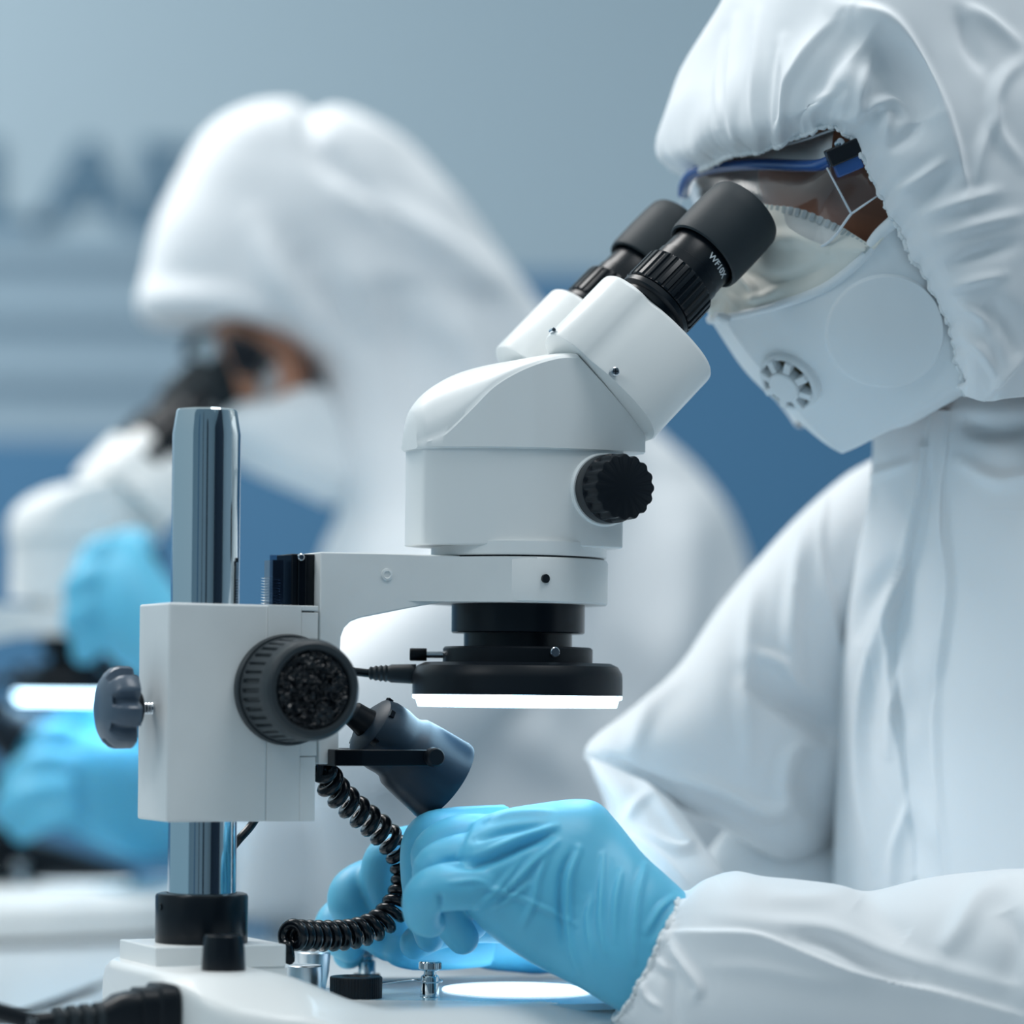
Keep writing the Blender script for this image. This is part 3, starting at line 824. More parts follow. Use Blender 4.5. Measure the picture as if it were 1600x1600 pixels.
def stroke_free(V, N, L, gain=1.0):
    c = Cloth(V.reshape(-1, 1, 3)); c.normals = lambda: N.reshape(-1, 1, 3)
    c.strokes(L, gain)
    return c.P.reshape(-1, 3)

def chain(mbo, pts, seg=16, sub=5):
    """finger: (px, py, v, radius mm) joints, rounded end"""
    Q = []
    for px, py, v, r in pts: Q.append([*PV(px, py, v), r * 0.001])
    C = catmull(Q, len(Q) * sub)
    P = [Vector(c[:3]) for c in C]; R = [c[3] for c in C]
    d = (P[-1] - P[-2]).normalized(); r = R[-1]
    for a in (25, 45, 62, 76, 86):
        a = math.radians(a); P.append(Vector(C[-1][:3]) + d * r * math.sin(a)); R.append(max(r * math.cos(a), 0.0002))
    return mbo.tube(P, R, seg)

def sect(mbo, secs, nr=60, nc=40, expo=2.3):
    tube_cloth(secs, nr, nc, expo).mb(mbo, True, True); return mbo

# ------------------------------------------------------------------ the near person
def near_person():
    base = L2W(0.50, 0.0, 0.0); base.z = 0.0
    R = empty('person', base)
    tag(R, 'person in white hooded coverall, goggles and valved face mask leaning into the sharp microscope', 'person')

    # ---- body: head and neck, one continuous mesh
    HC = np.array([0.394, 0.0, 0.428]); p = math.radians(28)
    fw = np.array([-math.cos(p), 0, -math.sin(p)]); up = np.array([-math.sin(p), 0, math.cos(p)]); lt = np.array([0, -1.0, 0])
    nu, nv_ = 120, 160
    P = np.zeros((nu, nv_, 3))
    for i in range(nu):
        ph = PI * i / (nu - 1)
        for j in range(nv_):
            th = 2 * PI * j / nv_
            x, y, z = math.sin(ph) * math.cos(th), math.sin(ph) * math.sin(th), math.cos(ph)   # x front, y left, z up
            a = 0.100 if x < 0 else 0.088
            bx = a * x; by = 0.074 * y * (1 - 0.18 * max(0, -z) - 0.10 * max(0, x)); bz = (0.122 if z > 0 else 0.108) * z
            if x > 0:
                g = lambda cy, cz, sy, sz: math.exp(-((by - cy) / sy) ** 2 - ((bz - cz) / sz) ** 2)
                bx += 0.016 * g(0, -0.028, 0.011, 0.020) + 0.010 * g(0, 0.0, 0.008, 0.022)      # nose
                bx += 0.006 * g(0, 0.024, 0.045, 0.010)                                         # brow
                bx -= 0.010 * (g(0.031, 0.004, 0.015, 0.011) + g(-0.031, 0.004, 0.015, 0.011))  # eye sockets
                bx += 0.006 * g(0, -0.066, 0.020, 0.006) + 0.005 * g(0, -0.078, 0.017, 0.006)   # lips
                bx += 0.008 * g(0, -0.104, 0.022, 0.014)                                        # chin
                bx -= 0.003 * g(0, -0.072, 0.022, 0.0025)
            e_ = math.exp(-((bx + 0.008) / 0.018) ** 2 - ((bz + 0.006) / 0.030) ** 2)
            by += math.copysign(0.012 * e_, by) if abs(by) > 0.045 else 0                       # ears
            q = HC + fw * bx + lt * by + up * bz
            P[i, j] = q
    mb = MB(); Cloth(wor2(P), True).mb(mb)
    neck = []
    for k in range(24):
        t = k / 23
        c = np.array([0.405, 0, 0.40]) * (1 - t) + np.array([0.50, 0, 0.22]) * t
        rr = 0.045 + 0.02 * t * t
        neck.append([tuple(wor2(c + np.array([rr * math.cos(a), rr * math.sin(a), -0.4 * rr * math.cos(a)]))) for a in np.linspace(0, 2 * PI, 48, endpoint=False)])
    mb.loft(neck)
    body = remesh_obj(mb, 'body', M['skin'], R, 0.0022, 5, 0.5)
    for s in (1, -1):
        ec = HC + fw * 0.074 + lt * 0.031 * s + up * 0.004
        K = align(wor2(ec + fw) - wor2(ec), wor2(ec))
        MB().lathe([(0.0115 * math.sin(a), 0.0115 * math.cos(a)) for a in np.linspace(PI - 0.01, 0.45, 16)], K, 32).build('eye', M['eye_white'], R, 60, True)
        MB().lathe([(0.0055, 0.0096), (0.0050, 0.0108), (0.002, 0.0114), (0.0, 0.0115)], K, 24, cap=False).build('iris', M['iris'], R, 60, True)
        bp_ = [wor2(HC + fw * (0.090 - 0.5 * abs(t) ** 2 * 10) + lt * (0.032 * s + t * s) + up * (0.026 - 8 * t * t)) for t in np.linspace(-0.016, 0.02, 8)]
        MB().tube(bp_, [0.001, 0.003, 0.004, 0.004, 0.004, 0.0035, 0.003, 0.001], 8).build('eyebrow', M['brow'], R, 60, True)

    # ---- coverall: torso, sleeves, legs
    mb = MB()
    lv = [(-0.30, 0.545, 0.125, 0.185), (-0.20, 0.54, 0.145, 0.195), (-0.10, 0.535, 0.148, 0.195), (0.0, 0.528, 0.142, 0.185), (0.08, 0.522, 0.136, 0.180), (0.15, 0.518, 0.131, 0.178), (0.21, 0.512, 0.126, 0.172), (0.255, 0.504, 0.118, 0.152), (0.285, 0.494, 0.109, 0.124), (0.312, 0.482, 0.103, 0.096), (0.335, 0.470, 0.094, 0.080), (0.365, 0.460, 0.072, 0.066)]
    D = catmull(lv, 620); nc = 860
    th = np.linspace(0, 2 * PI, nc, endpoint=False); ex = 2.35
    c = np.sign(np.cos(th)) * np.abs(np.cos(th)) ** (2 / ex); sn = np.sign(np.sin(th)) * np.abs(np.sin(th)) ** (2 / ex)
    P = np.zeros((len(D), nc, 3))
    for i, (z, uc, a, b) in enumerate(D):
        P[i, :, 0] = uc + a * c; P[i, :, 1] = b * sn; P[i, :, 2] = z
    tor = Cloth(wor2(P), True)
    if ((tor.normals() * (tor.P - tor.P.mean(1, keepdims=True))).sum() < 0): tor.flip = True
    tor.wrinkle(0.004, 9, 3, (1, 1, 0.5)).wrinkle(0.0016, 24, 5, (1, 1, 0.35))
    tor.strokes(TORSO_FOLDS)
    tor.mb(mb, True, True)
    TF = tor.P.reshape(-1, 3); TN = tor.normals().reshape(-1, 3)
    fc = ((np.array([0, 0, ZE]) - TF) * TN).sum(1) > 0
    TF, TN = TF[fc], TN[fc]; TQ = project(TF)
    def on_torso(px, py):
        k = ((TQ - np.array([px, py])) ** 2).sum(1).argsort()[:6]
        return TF[k].mean(0), TN[k].mean(0)
    yl = [640, 700, 760, 830, 900, 970, 1050, 1130, 1210, 1300, 1400]
    xl = [1452, 1449, 1442, 1430, 1417, 1407, 1402, 1408, 1416, 1425, 1436]
    xr = [1487, 1480, 1474, 1474, 1480, 1476, 1464, 1456, 1460, 1470, 1482]
    rowsz = []
    for a_, b_, y_ in zip(xl, xr, yl):
        q = []
        for t in (0.0, 0.12, 0.5, 0.88, 1.0):
            c0, n0 = on_torso(a_ + (b_ - a_) * t, y_); q.append(c0 + n0 * (-0.0004 + 0.0022 * math.sin(PI * t) ** 0.6))
        rowsz.append(q)
    Z1 = np.array(rowsz); Z2 = np.stack([catmull(Z1[i], 24) for i in range(len(Z1))]); Z3 = np.stack([catmull(Z2[:, j], 260) for j in range(24)], 1)
    zf = Cloth(Z3); zf.wrinkle(0.0012, 45, 3)
    zmb = MB(); zf.mb(zmb)
    zo = zmb.build('zip_flap', M['suit'], R, 180, True); sz_ = zo.modifiers.new('cloth', 'SOLIDIFY'); sz_.thickness = 0.0010; sz_.offset = -1
    fs = tube_cloth([((1400, 690), (1500, 860), 0.13, 0.06), ((1318, 738), (1420, 960), 0.165, 0.07), ((1235, 815), (1352, 1090), 0.180, 0.075), ((1140, 935), (1335, 1250), 0.180, 0.075), ((1050, 1052), (1250, 1345), 0.165, 0.068), ((975, 1112), (1120, 1288), 0.150, 0.055), ((925, 1160), (1010, 1236), 0.140, 0.036), ((916, 1184), (935, 1204), 0.135, 0.010)], 380, 340, 2.3)
    fs.wrinkle(0.004, 11, 8).wrinkle(0.0015, 28, 2)
    fs.strokes(FAR_SLEEVE_FOLDS); fs.mb(mb, True, True)
    ff = tube_cloth([((918, 1178), (1000, 1215), 0.130, 0.012), ((925, 1205), (1055, 1250), 0.118, 0.034), ((948, 1262), (1102, 1318), 0.10, 0.042), ((955, 1330), (1130, 1376), 0.080, 0.044), ((930, 1380), (1080, 1440), 0.062, 0.042), ((880, 1385), (960, 1475), 0.055, 0.036), ((840, 1395), (880, 1480), 0.052, 0.030)], 140, 160, 2.2)
    ff.wrinkle(0.002, 22, 12)
    ff.strokes(FAR_FOREARM_FOLDS); ff.mb(mb, True, True)
    dr = tube_cloth([((1225, 1225), (1420, 1225), 0.19, 0.03), ((1150, 1290), (1430, 1290), 0.19, 0.05), ((1095, 1360), (1430, 1360), 0.18, 0.055), ((1075, 1430), (1430, 1440), 0.18, 0.055), ((1085, 1500), (1430, 1510), 0.18, 0.05)], 80, 120, 2.4)
    dr.wrinkle(0.004, 12, 31); dr.mb(mb, True, True)
    ns = tube_cloth([((1060, 1398), (962, 1592), -0.100, 0.026), ((1078, 1390), (975, 1612), -0.102, 0.029), ((1105, 1372), (1015, 1650), -0.106, 0.036), ((1150, 1359), (1100, 1672), -0.112, 0.044), ((1200, 1368), (1180, 1684), -0.118, 0.048), ((1300, 1380), (1290, 1694), -0.126, 0.052), ((1360, 1394), (1370, 1702), -0.128, 0.057), ((1450, 1378), (1460, 1704), -0.14, 0.058), ((1560, 1362), (1570, 1704), -0.16, 0.060), ((1690, 1350), (1690, 1696), -0.185, 0.062), ((1830, 1250), (1800, 1672), -0.21, 0.06), ((1850, 1050), (2090, 1400), -0.225, 0.06), ((1850, 890), (2110, 1060), -0.205, 0.066), ((1880, 800), (2110, 900), -0.16, 0.064), ((1930, 765), (2080, 830), -0.10, 0.05)], 420, 340, 2.4)
    ns.wrinkle(0.0035, 12, 4).wrinkle(0.0012, 30, 9)
    # gathers at the cuff
    r_, c_ = ns.P.shape[:2]
    g = np.exp(-np.arange(r_) / 9.0)[:, None] * (np.sin(np.arange(c_) / c_ * 2 * PI * 47)[None, :] * 0.0006 + np.sin(np.arange(c_) / c_ * 2 * PI * 13 + 1)[None, :] * 0.0007)
    g += np.exp(-((np.arange(r_) - 14) / 10.0) ** 2)[:, None] * np.sin(np.arange(c_) / c_ * 2 * PI * 9)[None, :] * 0.0012
    ns.push(g)
    ns.strokes(NEAR_SLEEVE_FOLDS, 1.1); ns.mb(mb, True, True)
    for s in (1, -1):   # thighs and shins down to the floor
        for (a, b, ra, rb) in (((0.52, 0.10 * s, -0.23), (0.24, 0.13 * s, -0.20), 0.085, 0.065), ((0.24, 0.13 * s, -0.19), (0.30, 0.14 * s, -0.735), 0.064, 0.05)):
            A_, B_ = L2W(*a), L2W(*b)
            mb.tube([A_.lerp(B_, k / 10) for k in range(11)], [ra + (rb - ra) * k / 10 for k in range(11)], 28)
    mb.build('coverall', M['suit'], R, 180, True)
    # shoe covers on the floor
    for s in (1, -1):
        c0 = L2W(0.25, 0.14 * s, -0.75)
        sc = []
        for t, hw_, hh in ((-0.09, 0.03, 0.05), (-0.05, 0.045, 0.075), (0.02, 0.05, 0.085), (0.09, 0.045, 0.11), (0.12, 0.03, 0.10)):
            sc.append([tuple(L2W(0.25 + t, 0.14 * s + hw_ * math.cos(a), -0.7495 + hh * 0.5 * (1 + math.sin(a)))) for a in np.linspace(0, 2 * PI, 20, endpoint=False)])
        MB().loft(sc).build('shoe_cover', M['suit'], R, 60, True)

    # ---- hood
    near = HOOD_CTRL
    rows = len(near[0])
    cols = [[list(L2W(*q)) if abs(q[0]) < 2 else list(PV(*q)) for q in col] for col in near]
    C = np.array(cols)                                  # (cols, rows, 3)
    far = mirror(C[:-1])[::-1]
    C = np.concatenate([C, far], 0)                     # chin near .. brow .. chin far
    A1 = np.stack([catmull(C[i], 260) for i in range(C.shape[0])])       # (cols, nr, 3)
    A2 = np.stack([catmull(A1[:, j], 620) for j in range(260)], 0)       # (nr, nc, 3)
    hood = Cloth(A2)
    if ((hood.normals() * (A2 - A2.mean((0, 1)))).sum() < 0): hood.flip = True
    hood.wrinkle(0.0045, 12, 21).wrinkle(0.0016, 34, 6)
    r_, c_ = A2.shape[:2]
    cc = np.arange(c_) / c_
    rr = np.arange(r_)[:, None]
    nz = np.array([noise.noise(Vector((x * 60, 3.3, 0))) for x in cc])
    nz2 = np.array([noise.noise(Vector((x * 150, 8.3, 0))) for x in cc])
    hood.push(np.exp(-rr / 26.0) * (1 - np.exp(-rr / 3.0)) * nz[None] * 0.0060 + np.exp(-rr / 12.0) * nz2[None] * 0.0030)
    hood.strokes(HOOD_FOLDS).relax(5)
    mb = MB(); hood.mb(mb)
    ho = mb.build('hood', M['suit'], R, 180, True)
    sd = ho.modifiers.new('cloth', 'SOLIDIFY'); sd.thickness = 0.0008; sd.offset = -1
    # elastic edge: a ruffled rope along the hem
    E = hood.P[1]
    n = len(E); pts = []; rad = []
    for k in range(0, n, 1):
        w = noise.noise(Vector((k * 0.9, 1.5, 0)))
        pts.append(Vector(E[k]) + Vector((noise.noise(Vector((k * 0.7, 0, 2))), noise.noise(Vector((k * 0.7, 5, 2))), noise.noise(Vector((k * 0.7, 9, 2))))) * 0.0008)
        rad.append(0.0011 + 0.0005 * w)
    MB().tube(pts, rad, 10).build('elastic_edge', M['suit_hem'], ho, 180, True)
    # cuff edge
    E = ns.P[0]; n = len(E); pts = []; rad = []
    for k in range(n + 1):
        kk = k % n
        pts.append(Vector(E[kk]) + Vector((noise.noise(Vector((kk * 0.8, 0, 2))), noise.noise(Vector((kk * 0.8, 5, 2))), noise.noise(Vector((kk * 0.8, 9, 2))))) * 0.0009)
        rad.append(0.0011 + 0.0005 * noise.noise(Vector((kk * 0.9, 1.5, 0))))
    MB().tube(pts, rad, 10).build('elastic_cuff', M['suit_hem'], R, 180, True)

    # ---- mask
    mk = empty('face_mask', (0, 0, 0)); mk.parent = R
    lo = patch(MASK_LOW, 150, 150); lo.wrinkle(0.0010, 30, 3).strokes(MASK_FOLDS, 1.0)
    hi = patch(MASK_UP, 120, 150); hi.wrinkle(0.0012, 40, 7).strokes(MASK_FOLDS)
    for nm, sh, mm in (('mask_panel', lo, M['mask']), ('nose_panel', hi, M['mask_cream'])):
        mb = MB(); sh.mb(mb)
        fr = Cloth(mirror(sh.P)); fr.mb(mb)
        o = mb.build(nm, mm, mk, 180, True)
        sd = o.modifiers.new('felt', 'SOLIDIFY'); sd.thickness = 0.0012; sd.offset = 0
    # welded seam between the panels
    sm = catmull([list(PV(*q)) for q in MASK_SEAM], 90)
    sm2 = mirror(sm)[::-1]
    pts = [Vector(q) for q in sm2[:-1]] + [Vector(q) for q in sm[::1]] if False else [Vector(q) for q in sm[::-1]] + [Vector(q) for q in mirror(sm)[1:]]
    nS = len(pts); MB().tube(pts, [0.0019 + 0.0016 * abs(2 * k / (nS - 1) - 1) ** 2 for k in range(nS)], 12).build('welded_seam', M['mask'], mk, 180, True)
    tab = [PV(1118, 492, -0.004), PV(1128, 496, -0.003), PV(1140, 500, -0.004)]
    MB().tube(tab, [0.0016, 0.0028, 0.0022], 14).build('seam_tab', M['mask'], mk, 60, True)
    # stitched top edge
    tp = catmull([list(PV(*q)) for q in MASK_TOP], 23)
    sb = MB()
    for k in range(22):
        a, b = Vector(tp[k]), Vector(tp[k + 1]); m_ = (a + b) / 2; t = (b - a).normalized()
        n_ = (Vector((0, 0, ZE)) - m_).normalized(); y = n_.cross(t).normalized()
        h = (b - a).length * 0.26
        cs = [m_ + n_ * 0.0008 + t * sx * h + y * sy for sx, sy in ((-1, 0.0004), (1, 0.0004), (1, -0.0034), (-1, -0.0034))]
        cs2 = [q - n_ * 0.0014 for q in cs]
        sb.add(cs + cs2, [(0, 1, 2, 3), (7, 6, 5, 4), (0, 4, 5, 1), (1, 5, 6, 2), (2, 6, 7, 3), (3, 7, 4, 0)])
    sb.build('stitched_edge', M['stitch'], mk, 0, True)
    # large round pad on the cheek of the mask: normal from the panel
    def on_panel(px, py):
        q = project(lo.P.reshape(-1, 3)); k = ((q - np.array([px, py])) ** 2).sum(1).argmin()
        return Vector(lo.P.reshape(-1, 3)[k]), Vector(lo.normals().reshape(-1, 3)[k])
    c_, n_ = on_panel(1384, 520)
    # follows the panel: displaced disc
    q = project(lo.P.reshape(-1, 3))
    K = align(n_, c_)
    dv = []; df = []
    nr_, na = 24, 96
    from mathutils.bvhtree import BVHTree
    tri = MB(); lo.mb(tri); bvh = BVHTree.FromPolygons([tuple(v) for v in tri.v], tri.f)
    for i in range(nr_ + 1):
        for j in range(na):
            r = 0.0292 * i / nr_; t = 2 * PI * j / na
            w = K @ Vector((r * math.cos(t), r * math.sin(t), 0.03))
            hit = bvh.ray_cast(w, -n_)
            if hit[0] is None:
                near_ = bvh.find_nearest(K @ Vector((r * math.cos(t), r * math.sin(t), 0)))
                hp = near_[0]
            else: hp = hit[0]
            lift = 0.0032 if i < nr_ else 0.0002
            dv.append(hp + n_ * lift)
    for i in range(nr_):
        for j in range(na):
            k = (j + 1) % na
            df.append((i * na + j, i * na + k, (i + 1) * na + k, (i + 1) * na + j))
    build('filter_pad', dv, df, M['mask'], mk, 50, True)
    # valve
    vc, vn = on_panel(1238, 592)
    ax_ = (Vector(L2W(-0.72, -0.26, -0.62)) - Vector(L2W(0, 0, 0))).normalized()
    K = align(ax_, vc + ax_ * 0.0012)
    va = empty('exhale_valve', (0, 0, 0)); va.parent = mk
    MB().lathe([(0.0170, -0.006), (0.0164, 0.0030), (0.0152, 0.0040), (0.0140, 0.0035), (0.0138, 0.0005), (0.0, 0.0005)], K, 64, cap=False).build('valve_ring', M['mask'], va, 30, True)
    MB().lathe([(0.0136, 0.0006), (0.0, 0.0010)], K, 48, cap=False).build('valve_seat', M['valve_dark'], va, 30, True)
    MB().lathe([(0.0086, 0.001), (0.0086, 0.0072), (0.0080, 0.0078), (0.0, 0.0080)], K, 48, cap=False).build('valve_cap', M['mask'], va, 30, True)
    sp = MB()
    for k in range(8):
        t = 2 * PI * k / 8 + 0.2
        cs = []
        for r, w, z0, z1 in ((0.0088, 0.0017, 0.0012, 0.0066), (0.0146, 0.0017, 0.0012, 0.0060)):
            for ww in (-w, w):
                for zz in (z0, z1):
                    cs.append(K @ Vector((r * math.cos(t) - ww * math.sin(t), r * math.sin(t) + ww * math.cos(t), zz)))
        sp.add(cs, [(0, 1, 3, 2), (4, 6, 7, 5), (0, 4, 5, 1), (2, 3, 7, 6), (1, 5, 7, 3), (0, 2, 6, 4)])
    sp.build('valve_spokes', M['mask'], va, 0, True)

    # ---- goggles
    gg = empty('goggles', (0, 0, 0)); gg.parent = R
    rim = catmull([list(PV(*q)) for q in GOG_RIM], 120)
    # flattened blue rim: two stacked tubes give the raised lip
    MB().tube(rim, [0.0030] * 120, 12).build('goggle_frame', M['goggle_blue'], gg, 180, True)
    upc = catmull([list(PV(*q)) for q in GOG_UP], 120)
    P = np.stack([rim * (1 - t) + upc * t + np.array([0, 0, 0.0035 * math.sin(PI * t)]) for t in np.linspace(0, 1, 14)])
    mb = MB(); Cloth(P).mb(mb); o = mb.build('goggle_top', M['lens_top'], gg, 180, True)
    MB().tube(upc, [0.0008] * 120, 8).build('top_lip', M['lens_edge'], gg, 180, True)
    for px in (1178, 1212, 1234):
        pass
    low = catmull([list(PV(*q)) for q in GOG_LOW], 120)
    bul = np.array([[-0.002 * CA, -0.002 * SA - 0.002, 0]])
    P = np.stack([rim * (1 - t) + low * t + bul * math.sin(PI * t) * 2.0 for t in np.linspace(0, 1, 30)])
    mb = MB(); Cloth(P).mb(mb); mb.build('goggle_lens', M['lens'], gg, 180, True)
    MB().tube(low, [0.0007] * 120, 8).build('lens_lip', M['lens_edge'], gg, 180, True)
    sd_ = [PV(1292, 262, -0.066), PV(1345, 248, -0.071), PV(1374, 304, -0.078), PV(1330, 334, -0.071)]
    mb = MB(); Cloth(np.array([[list(sd_[0].lerp(sd_[1], a).lerp(sd_[3].lerp(sd_[2], a), b)) for a in np.linspace(0, 1, 10)] for b in np.linspace(0, 1, 10)])).mb(mb)
    mb.build('side_shield', M['lens'], gg, 180, True)
    MB().tube([sd_[3], sd_[2]], [0.0006, 0.0004], 8).build('shield_lip', M['lens_edge'], gg, 180, True)
    MB().tube([sd_[0], sd_[3]], [0.0005, 0.0006], 8).build('shield_lip', M['lens_edge'], gg, 180, True)
    # temple hinge: black clip over a blue block
    def slab(a, b, up_, th_, vd, nm, m_):
        a, b = Vector(a), Vector(b); t = (b - a).normalized()
        n_ = (Vector(L2W(0, -1, 0)) - Vector(L2W(0, 0, 0))).normalized(); n_ = (n_ - t * n_.dot(t)).normalized()
        y = t.cross(n_).normalized()
        if y.z < 0: y = -y
        cs = [p_ + y * sy * up_ + n_ * sz * th_ for p_ in (a, b) for sy in (-1, 1) for sz in (-1, 1)]
        bevel(MB().add(cs, [(0, 1, 3, 2), (4, 6, 7, 5), (0, 4, 5, 1), (2, 3, 7, 6), (1, 5, 7, 3), (0, 2, 6, 4)]).build(nm, m_, gg, 30, True), 0.0008, 3)
    slab(PV(1293, 249, -0.071), PV(1342, 228, -0.076), 0.0042, 0.0030, 0, 'hinge_clip', M['goggle_black'])
    slab(PV(1304, 266, -0.070), PV(1345, 249, -0.075), 0.0040, 0.0026, 0, 'temple_arm', M['goggle_blue'])
    slab(PV(1345, 236, -0.076), PV(1420, 205, -0.080), 0.0040, 0.0016, 0, 'temple_arm', M['goggle_blue'])
    K = align(Vector(L2W(0, -1, 0.2)) - Vector(L2W(0, 0, 0)), PV(1313, 223, -0.075))
    MB().lathe([(0.0022, -0.002), (0.0022, 0.0006), (0.0012, 0.0010)], K, 24).build('hinge_rivet', M['steel'], gg, 30, True)

    # ---- gloves
    mb = MB()
    sect(mb, NEAR_PALM, 70, 48, 2.4)
    for f_ in NEAR_FINGERS: chain(mb, f_)
    remesh_obj(mb, 'glove', M['glove'], R, 0.0011, 8, 0.5, lambda V, N, me: stroke_free(V + N * (vnoise(V, 45, 2) * 0.0008)[:, None], N, GLOVE_FOLDS, 1.7))
    mb = MB()
    sect(mb, FAR_PALM, 60, 40, 2.2)
    for f_ in FAR_FINGERS: chain(mb, f_)
    remesh_obj(mb, 'glove', M['glove'], R, 0.0014, 7, 0.5, lambda V, N, me: V + N * (vnoise(V, 60, 4) * 0.0006)[:, None])
    return R

HOOD_CTRL = [
    [(1498, 618, -0.066), (1508, 622, -0.082), (1545, 628, -0.092), (1610, 618, -0.100), (0.50, -0.095, 0.345), (0.555, -0.06, 0.36), (0.58, -0.02, 0.40)],
    [(1492, 565, -0.074), (1508, 556, -0.096), (1550, 545, -0.108), (1625, 520, -0.112), (0.495, -0.105, 0.385), (0.555, -0.07, 0.40), (0.585, -0.02, 0.415)],
    [(1468, 480, -0.078), (1492, 462, -0.102), (1550, 440, -0.114), (1640, 405, -0.116), (0.49, -0.11, 0.43), (0.55, -0.075, 0.44), (0.585, -0.02, 0.43)],
    [(1420, 392, -0.080), (1452, 365, -0.102), (1525, 330, -0.116), (1640, 280, -0.118), (0.48, -0.108, 0.475), (0.54, -0.075, 0.475), (0.58, -0.02, 0.445)],
    [(1376, 308, -0.079), (1415, 272, -0.100), (1495, 222, -0.114), (1610, 150, -0.116), (0.46, -0.105, 0.515), (0.525, -0.072, 0.51), (0.575, -0.02, 0.46)],
    [(1338, 236, -0.077), (1372, 192, -0.096), (1440, 125, -0.110), (1540, 20, -0.110), (0.43, -0.098, 0.555), (0.50, -0.068, 0.54), (0.565, -0.02, 0.475)],
    [(1298, 206, -0.070), (1308, 158, -0.090), (1345, 68, -0.098), (1420, -60, -0.098), (0.395, -0.088, 0.578), (0.47, -0.06, 0.565), (0.55, -0.02, 0.49)],
    [(1240, 222, -0.049), (1226, 176, -0.058), (1250, 75, -0.062), (1325, -75, -0.068), (0.365, -0.062, 0.59), (0.44, -0.045, 0.58), (0.54, -0.016, 0.50)],
    [(1184, 237, -0.024), (1158, 196, -0.026), (1182, 86, -0.030), (1250, -82, -0.034), (0.345, -0.03, 0.592), (0.425, -0.022, 0.588), (0.53, -0.008, 0.505)],
    [(1146, 243, 0.0), (1117, 196, 0.0), (1141, 90, 0.0), (1205, -82, 0.0), (0.338, 0.0, 0.594), (0.42, 0.0, 0.59), (0.525, 0.0, 0.508)],
]
HOOD_FOLDS = [
    ([(1335, 8), (1390, 28), (1432, 85), (1465, 150), (1490, 220), (1512, 300)], 16, 5.0, 's'),
    ([(1345, 60), (1385, 95), (1415, 140), (1430, 190)], 34, -11.0, 'b'),
    ([(1305, 30), (1258, 90), (1228, 150), (1222, 225)], 12, 3.2, 's'),
    ([(1330, 60), (1285, 110), (1262, 160), (1240, 220)], 16, -3.5, 'b'),
    ([(1360, 85), (1350, 125), (1342, 165), (1336, 190)], 9, 3.0, 'r'),
    ([(1296, 146), (1272, 162), (1258, 190)], 10, 1.8, 'r'),
    ([(1322, 130), (1300, 160), (1288, 190)], 12, -1.6, 'b'),
    ([(1345, 178), (1372, 160), (1395, 160), (1418, 178)], 9, 4.2, 'r'),
    ([(1380, 162), (1388, 185), (1384, 215)], 8, 2.2, 'r'),
    ([(1345, 192), (1320, 186), (1296, 182)], 9, 1.5, 'r'),
    ([(1385, 235), (1420, 210), (1440, 180)], 10, -3.0, 'b'),
    ([(1150, 30), (1142, 100), (1140, 170), (1150, 225)], 8, 2.2, 'r'),
    ([(1185, 20), (1180, 100), (1178, 170), (1186, 225)], 9, 2.2, 'r'),
    ([(1215, 80), (1206, 150), (1204, 225)], 9, -2.6, 'b'),
    ([(1225, 60), (1216, 130), (1212, 190), (1216, 220)], 8, 2.4, 'r'),
    ([(1132, 60), (1122, 130), (1124, 200)], 7, 1.8, 'r'),
    ([(1475, 252), (1440, 278), (1400, 302)], 9, 3.2, 'r'),
    ([(1500, 262), (1460, 300), (1425, 340)], 14, -2.6, 'b'),
    ([(1560, 300), (1500, 316), (1440, 338)], 11, 3.0, 'r'),
    ([(1600, 335), (1530, 350), (1460, 372)], 10, 2.4, 'r'),
    ([(1590, 380), (1530, 400), (1475, 420)], 12, -2.6, 'b'),
    ([(1570, 430), (1520, 440), (1480, 452)], 9, 2.6, 'r'),
    ([(1540, 470), (1580, 510), (1600, 560)], 20, -3.4, 'b'),
    ([(1500, 478), (1525, 490), (1545, 510)], 8, 2.8, 'r'),
    ([(1495, 520), (1530, 545), (1560, 590)], 9, 2.6, 'r'),
    ([(1600, 560), (1570, 590), (1545, 620)], 7, 2.4, 's'),
    ([(1510, 8), (1545, 30), (1600, 75)], 9, 3.6, 's'),
    ([(1500, 20), (1515, 70), (1540, 110)], 12, -3.0, 'b'),
    ([(1600, 95), (1570, 120), (1555, 160), (1562, 210), (1600, 260)], 11, 3.0, 'r'),
    ([(1560, 175), (1535, 230), (1525, 290)], 10, 2.2, 'r'),
]
TORSO_FOLDS = [
    ([(1452, 640), (1446, 740), (1426, 850), (1402, 960), (1398, 1060), (1412, 1160), (1424, 1260), (1432, 1370)], 9, 3.6, 's'),
    ([(1446, 700), (1428, 820), (1398, 930), (1360, 1040), (1344, 1140), (1346, 1250), (1370, 1390)], 11, 4.5, 'r'),
    ([(1486, 640), (1470, 730), (1474, 830), (1482, 920), (1468, 1020), (1456, 1070)], 8, 2.8, 'r'),
    ([(1462, 700), (1452, 860), (1440, 1000), (1440, 1150), (1452, 1300)], 6, -1.6, 'b'),
    ([(1472, 1000), (1460, 1120), (1466, 1250), (1480, 1370)], 8, 1.6, 'r'),
    ([(1420, 1010), (1395, 1100), (1390, 1180)], 8, 2.0, 'r'),
    ([(1430, 1240), (1400, 1320), (1395, 1385)], 10, 2.0, 'r'),
    ([(1420, 860), (1360, 930), (1330, 1010)], 16, -3.0, 'b'),
    ([(1320, 760), (1370, 740), (1430, 720)], 10, 1.8, 'r'),
    ([(1500, 660), (1560, 670), (1620, 655)], 16, -4.0, 'b'),
    ([(1500, 720), (1560, 750), (1620, 740)], 14, 3.0, 'r'),
]
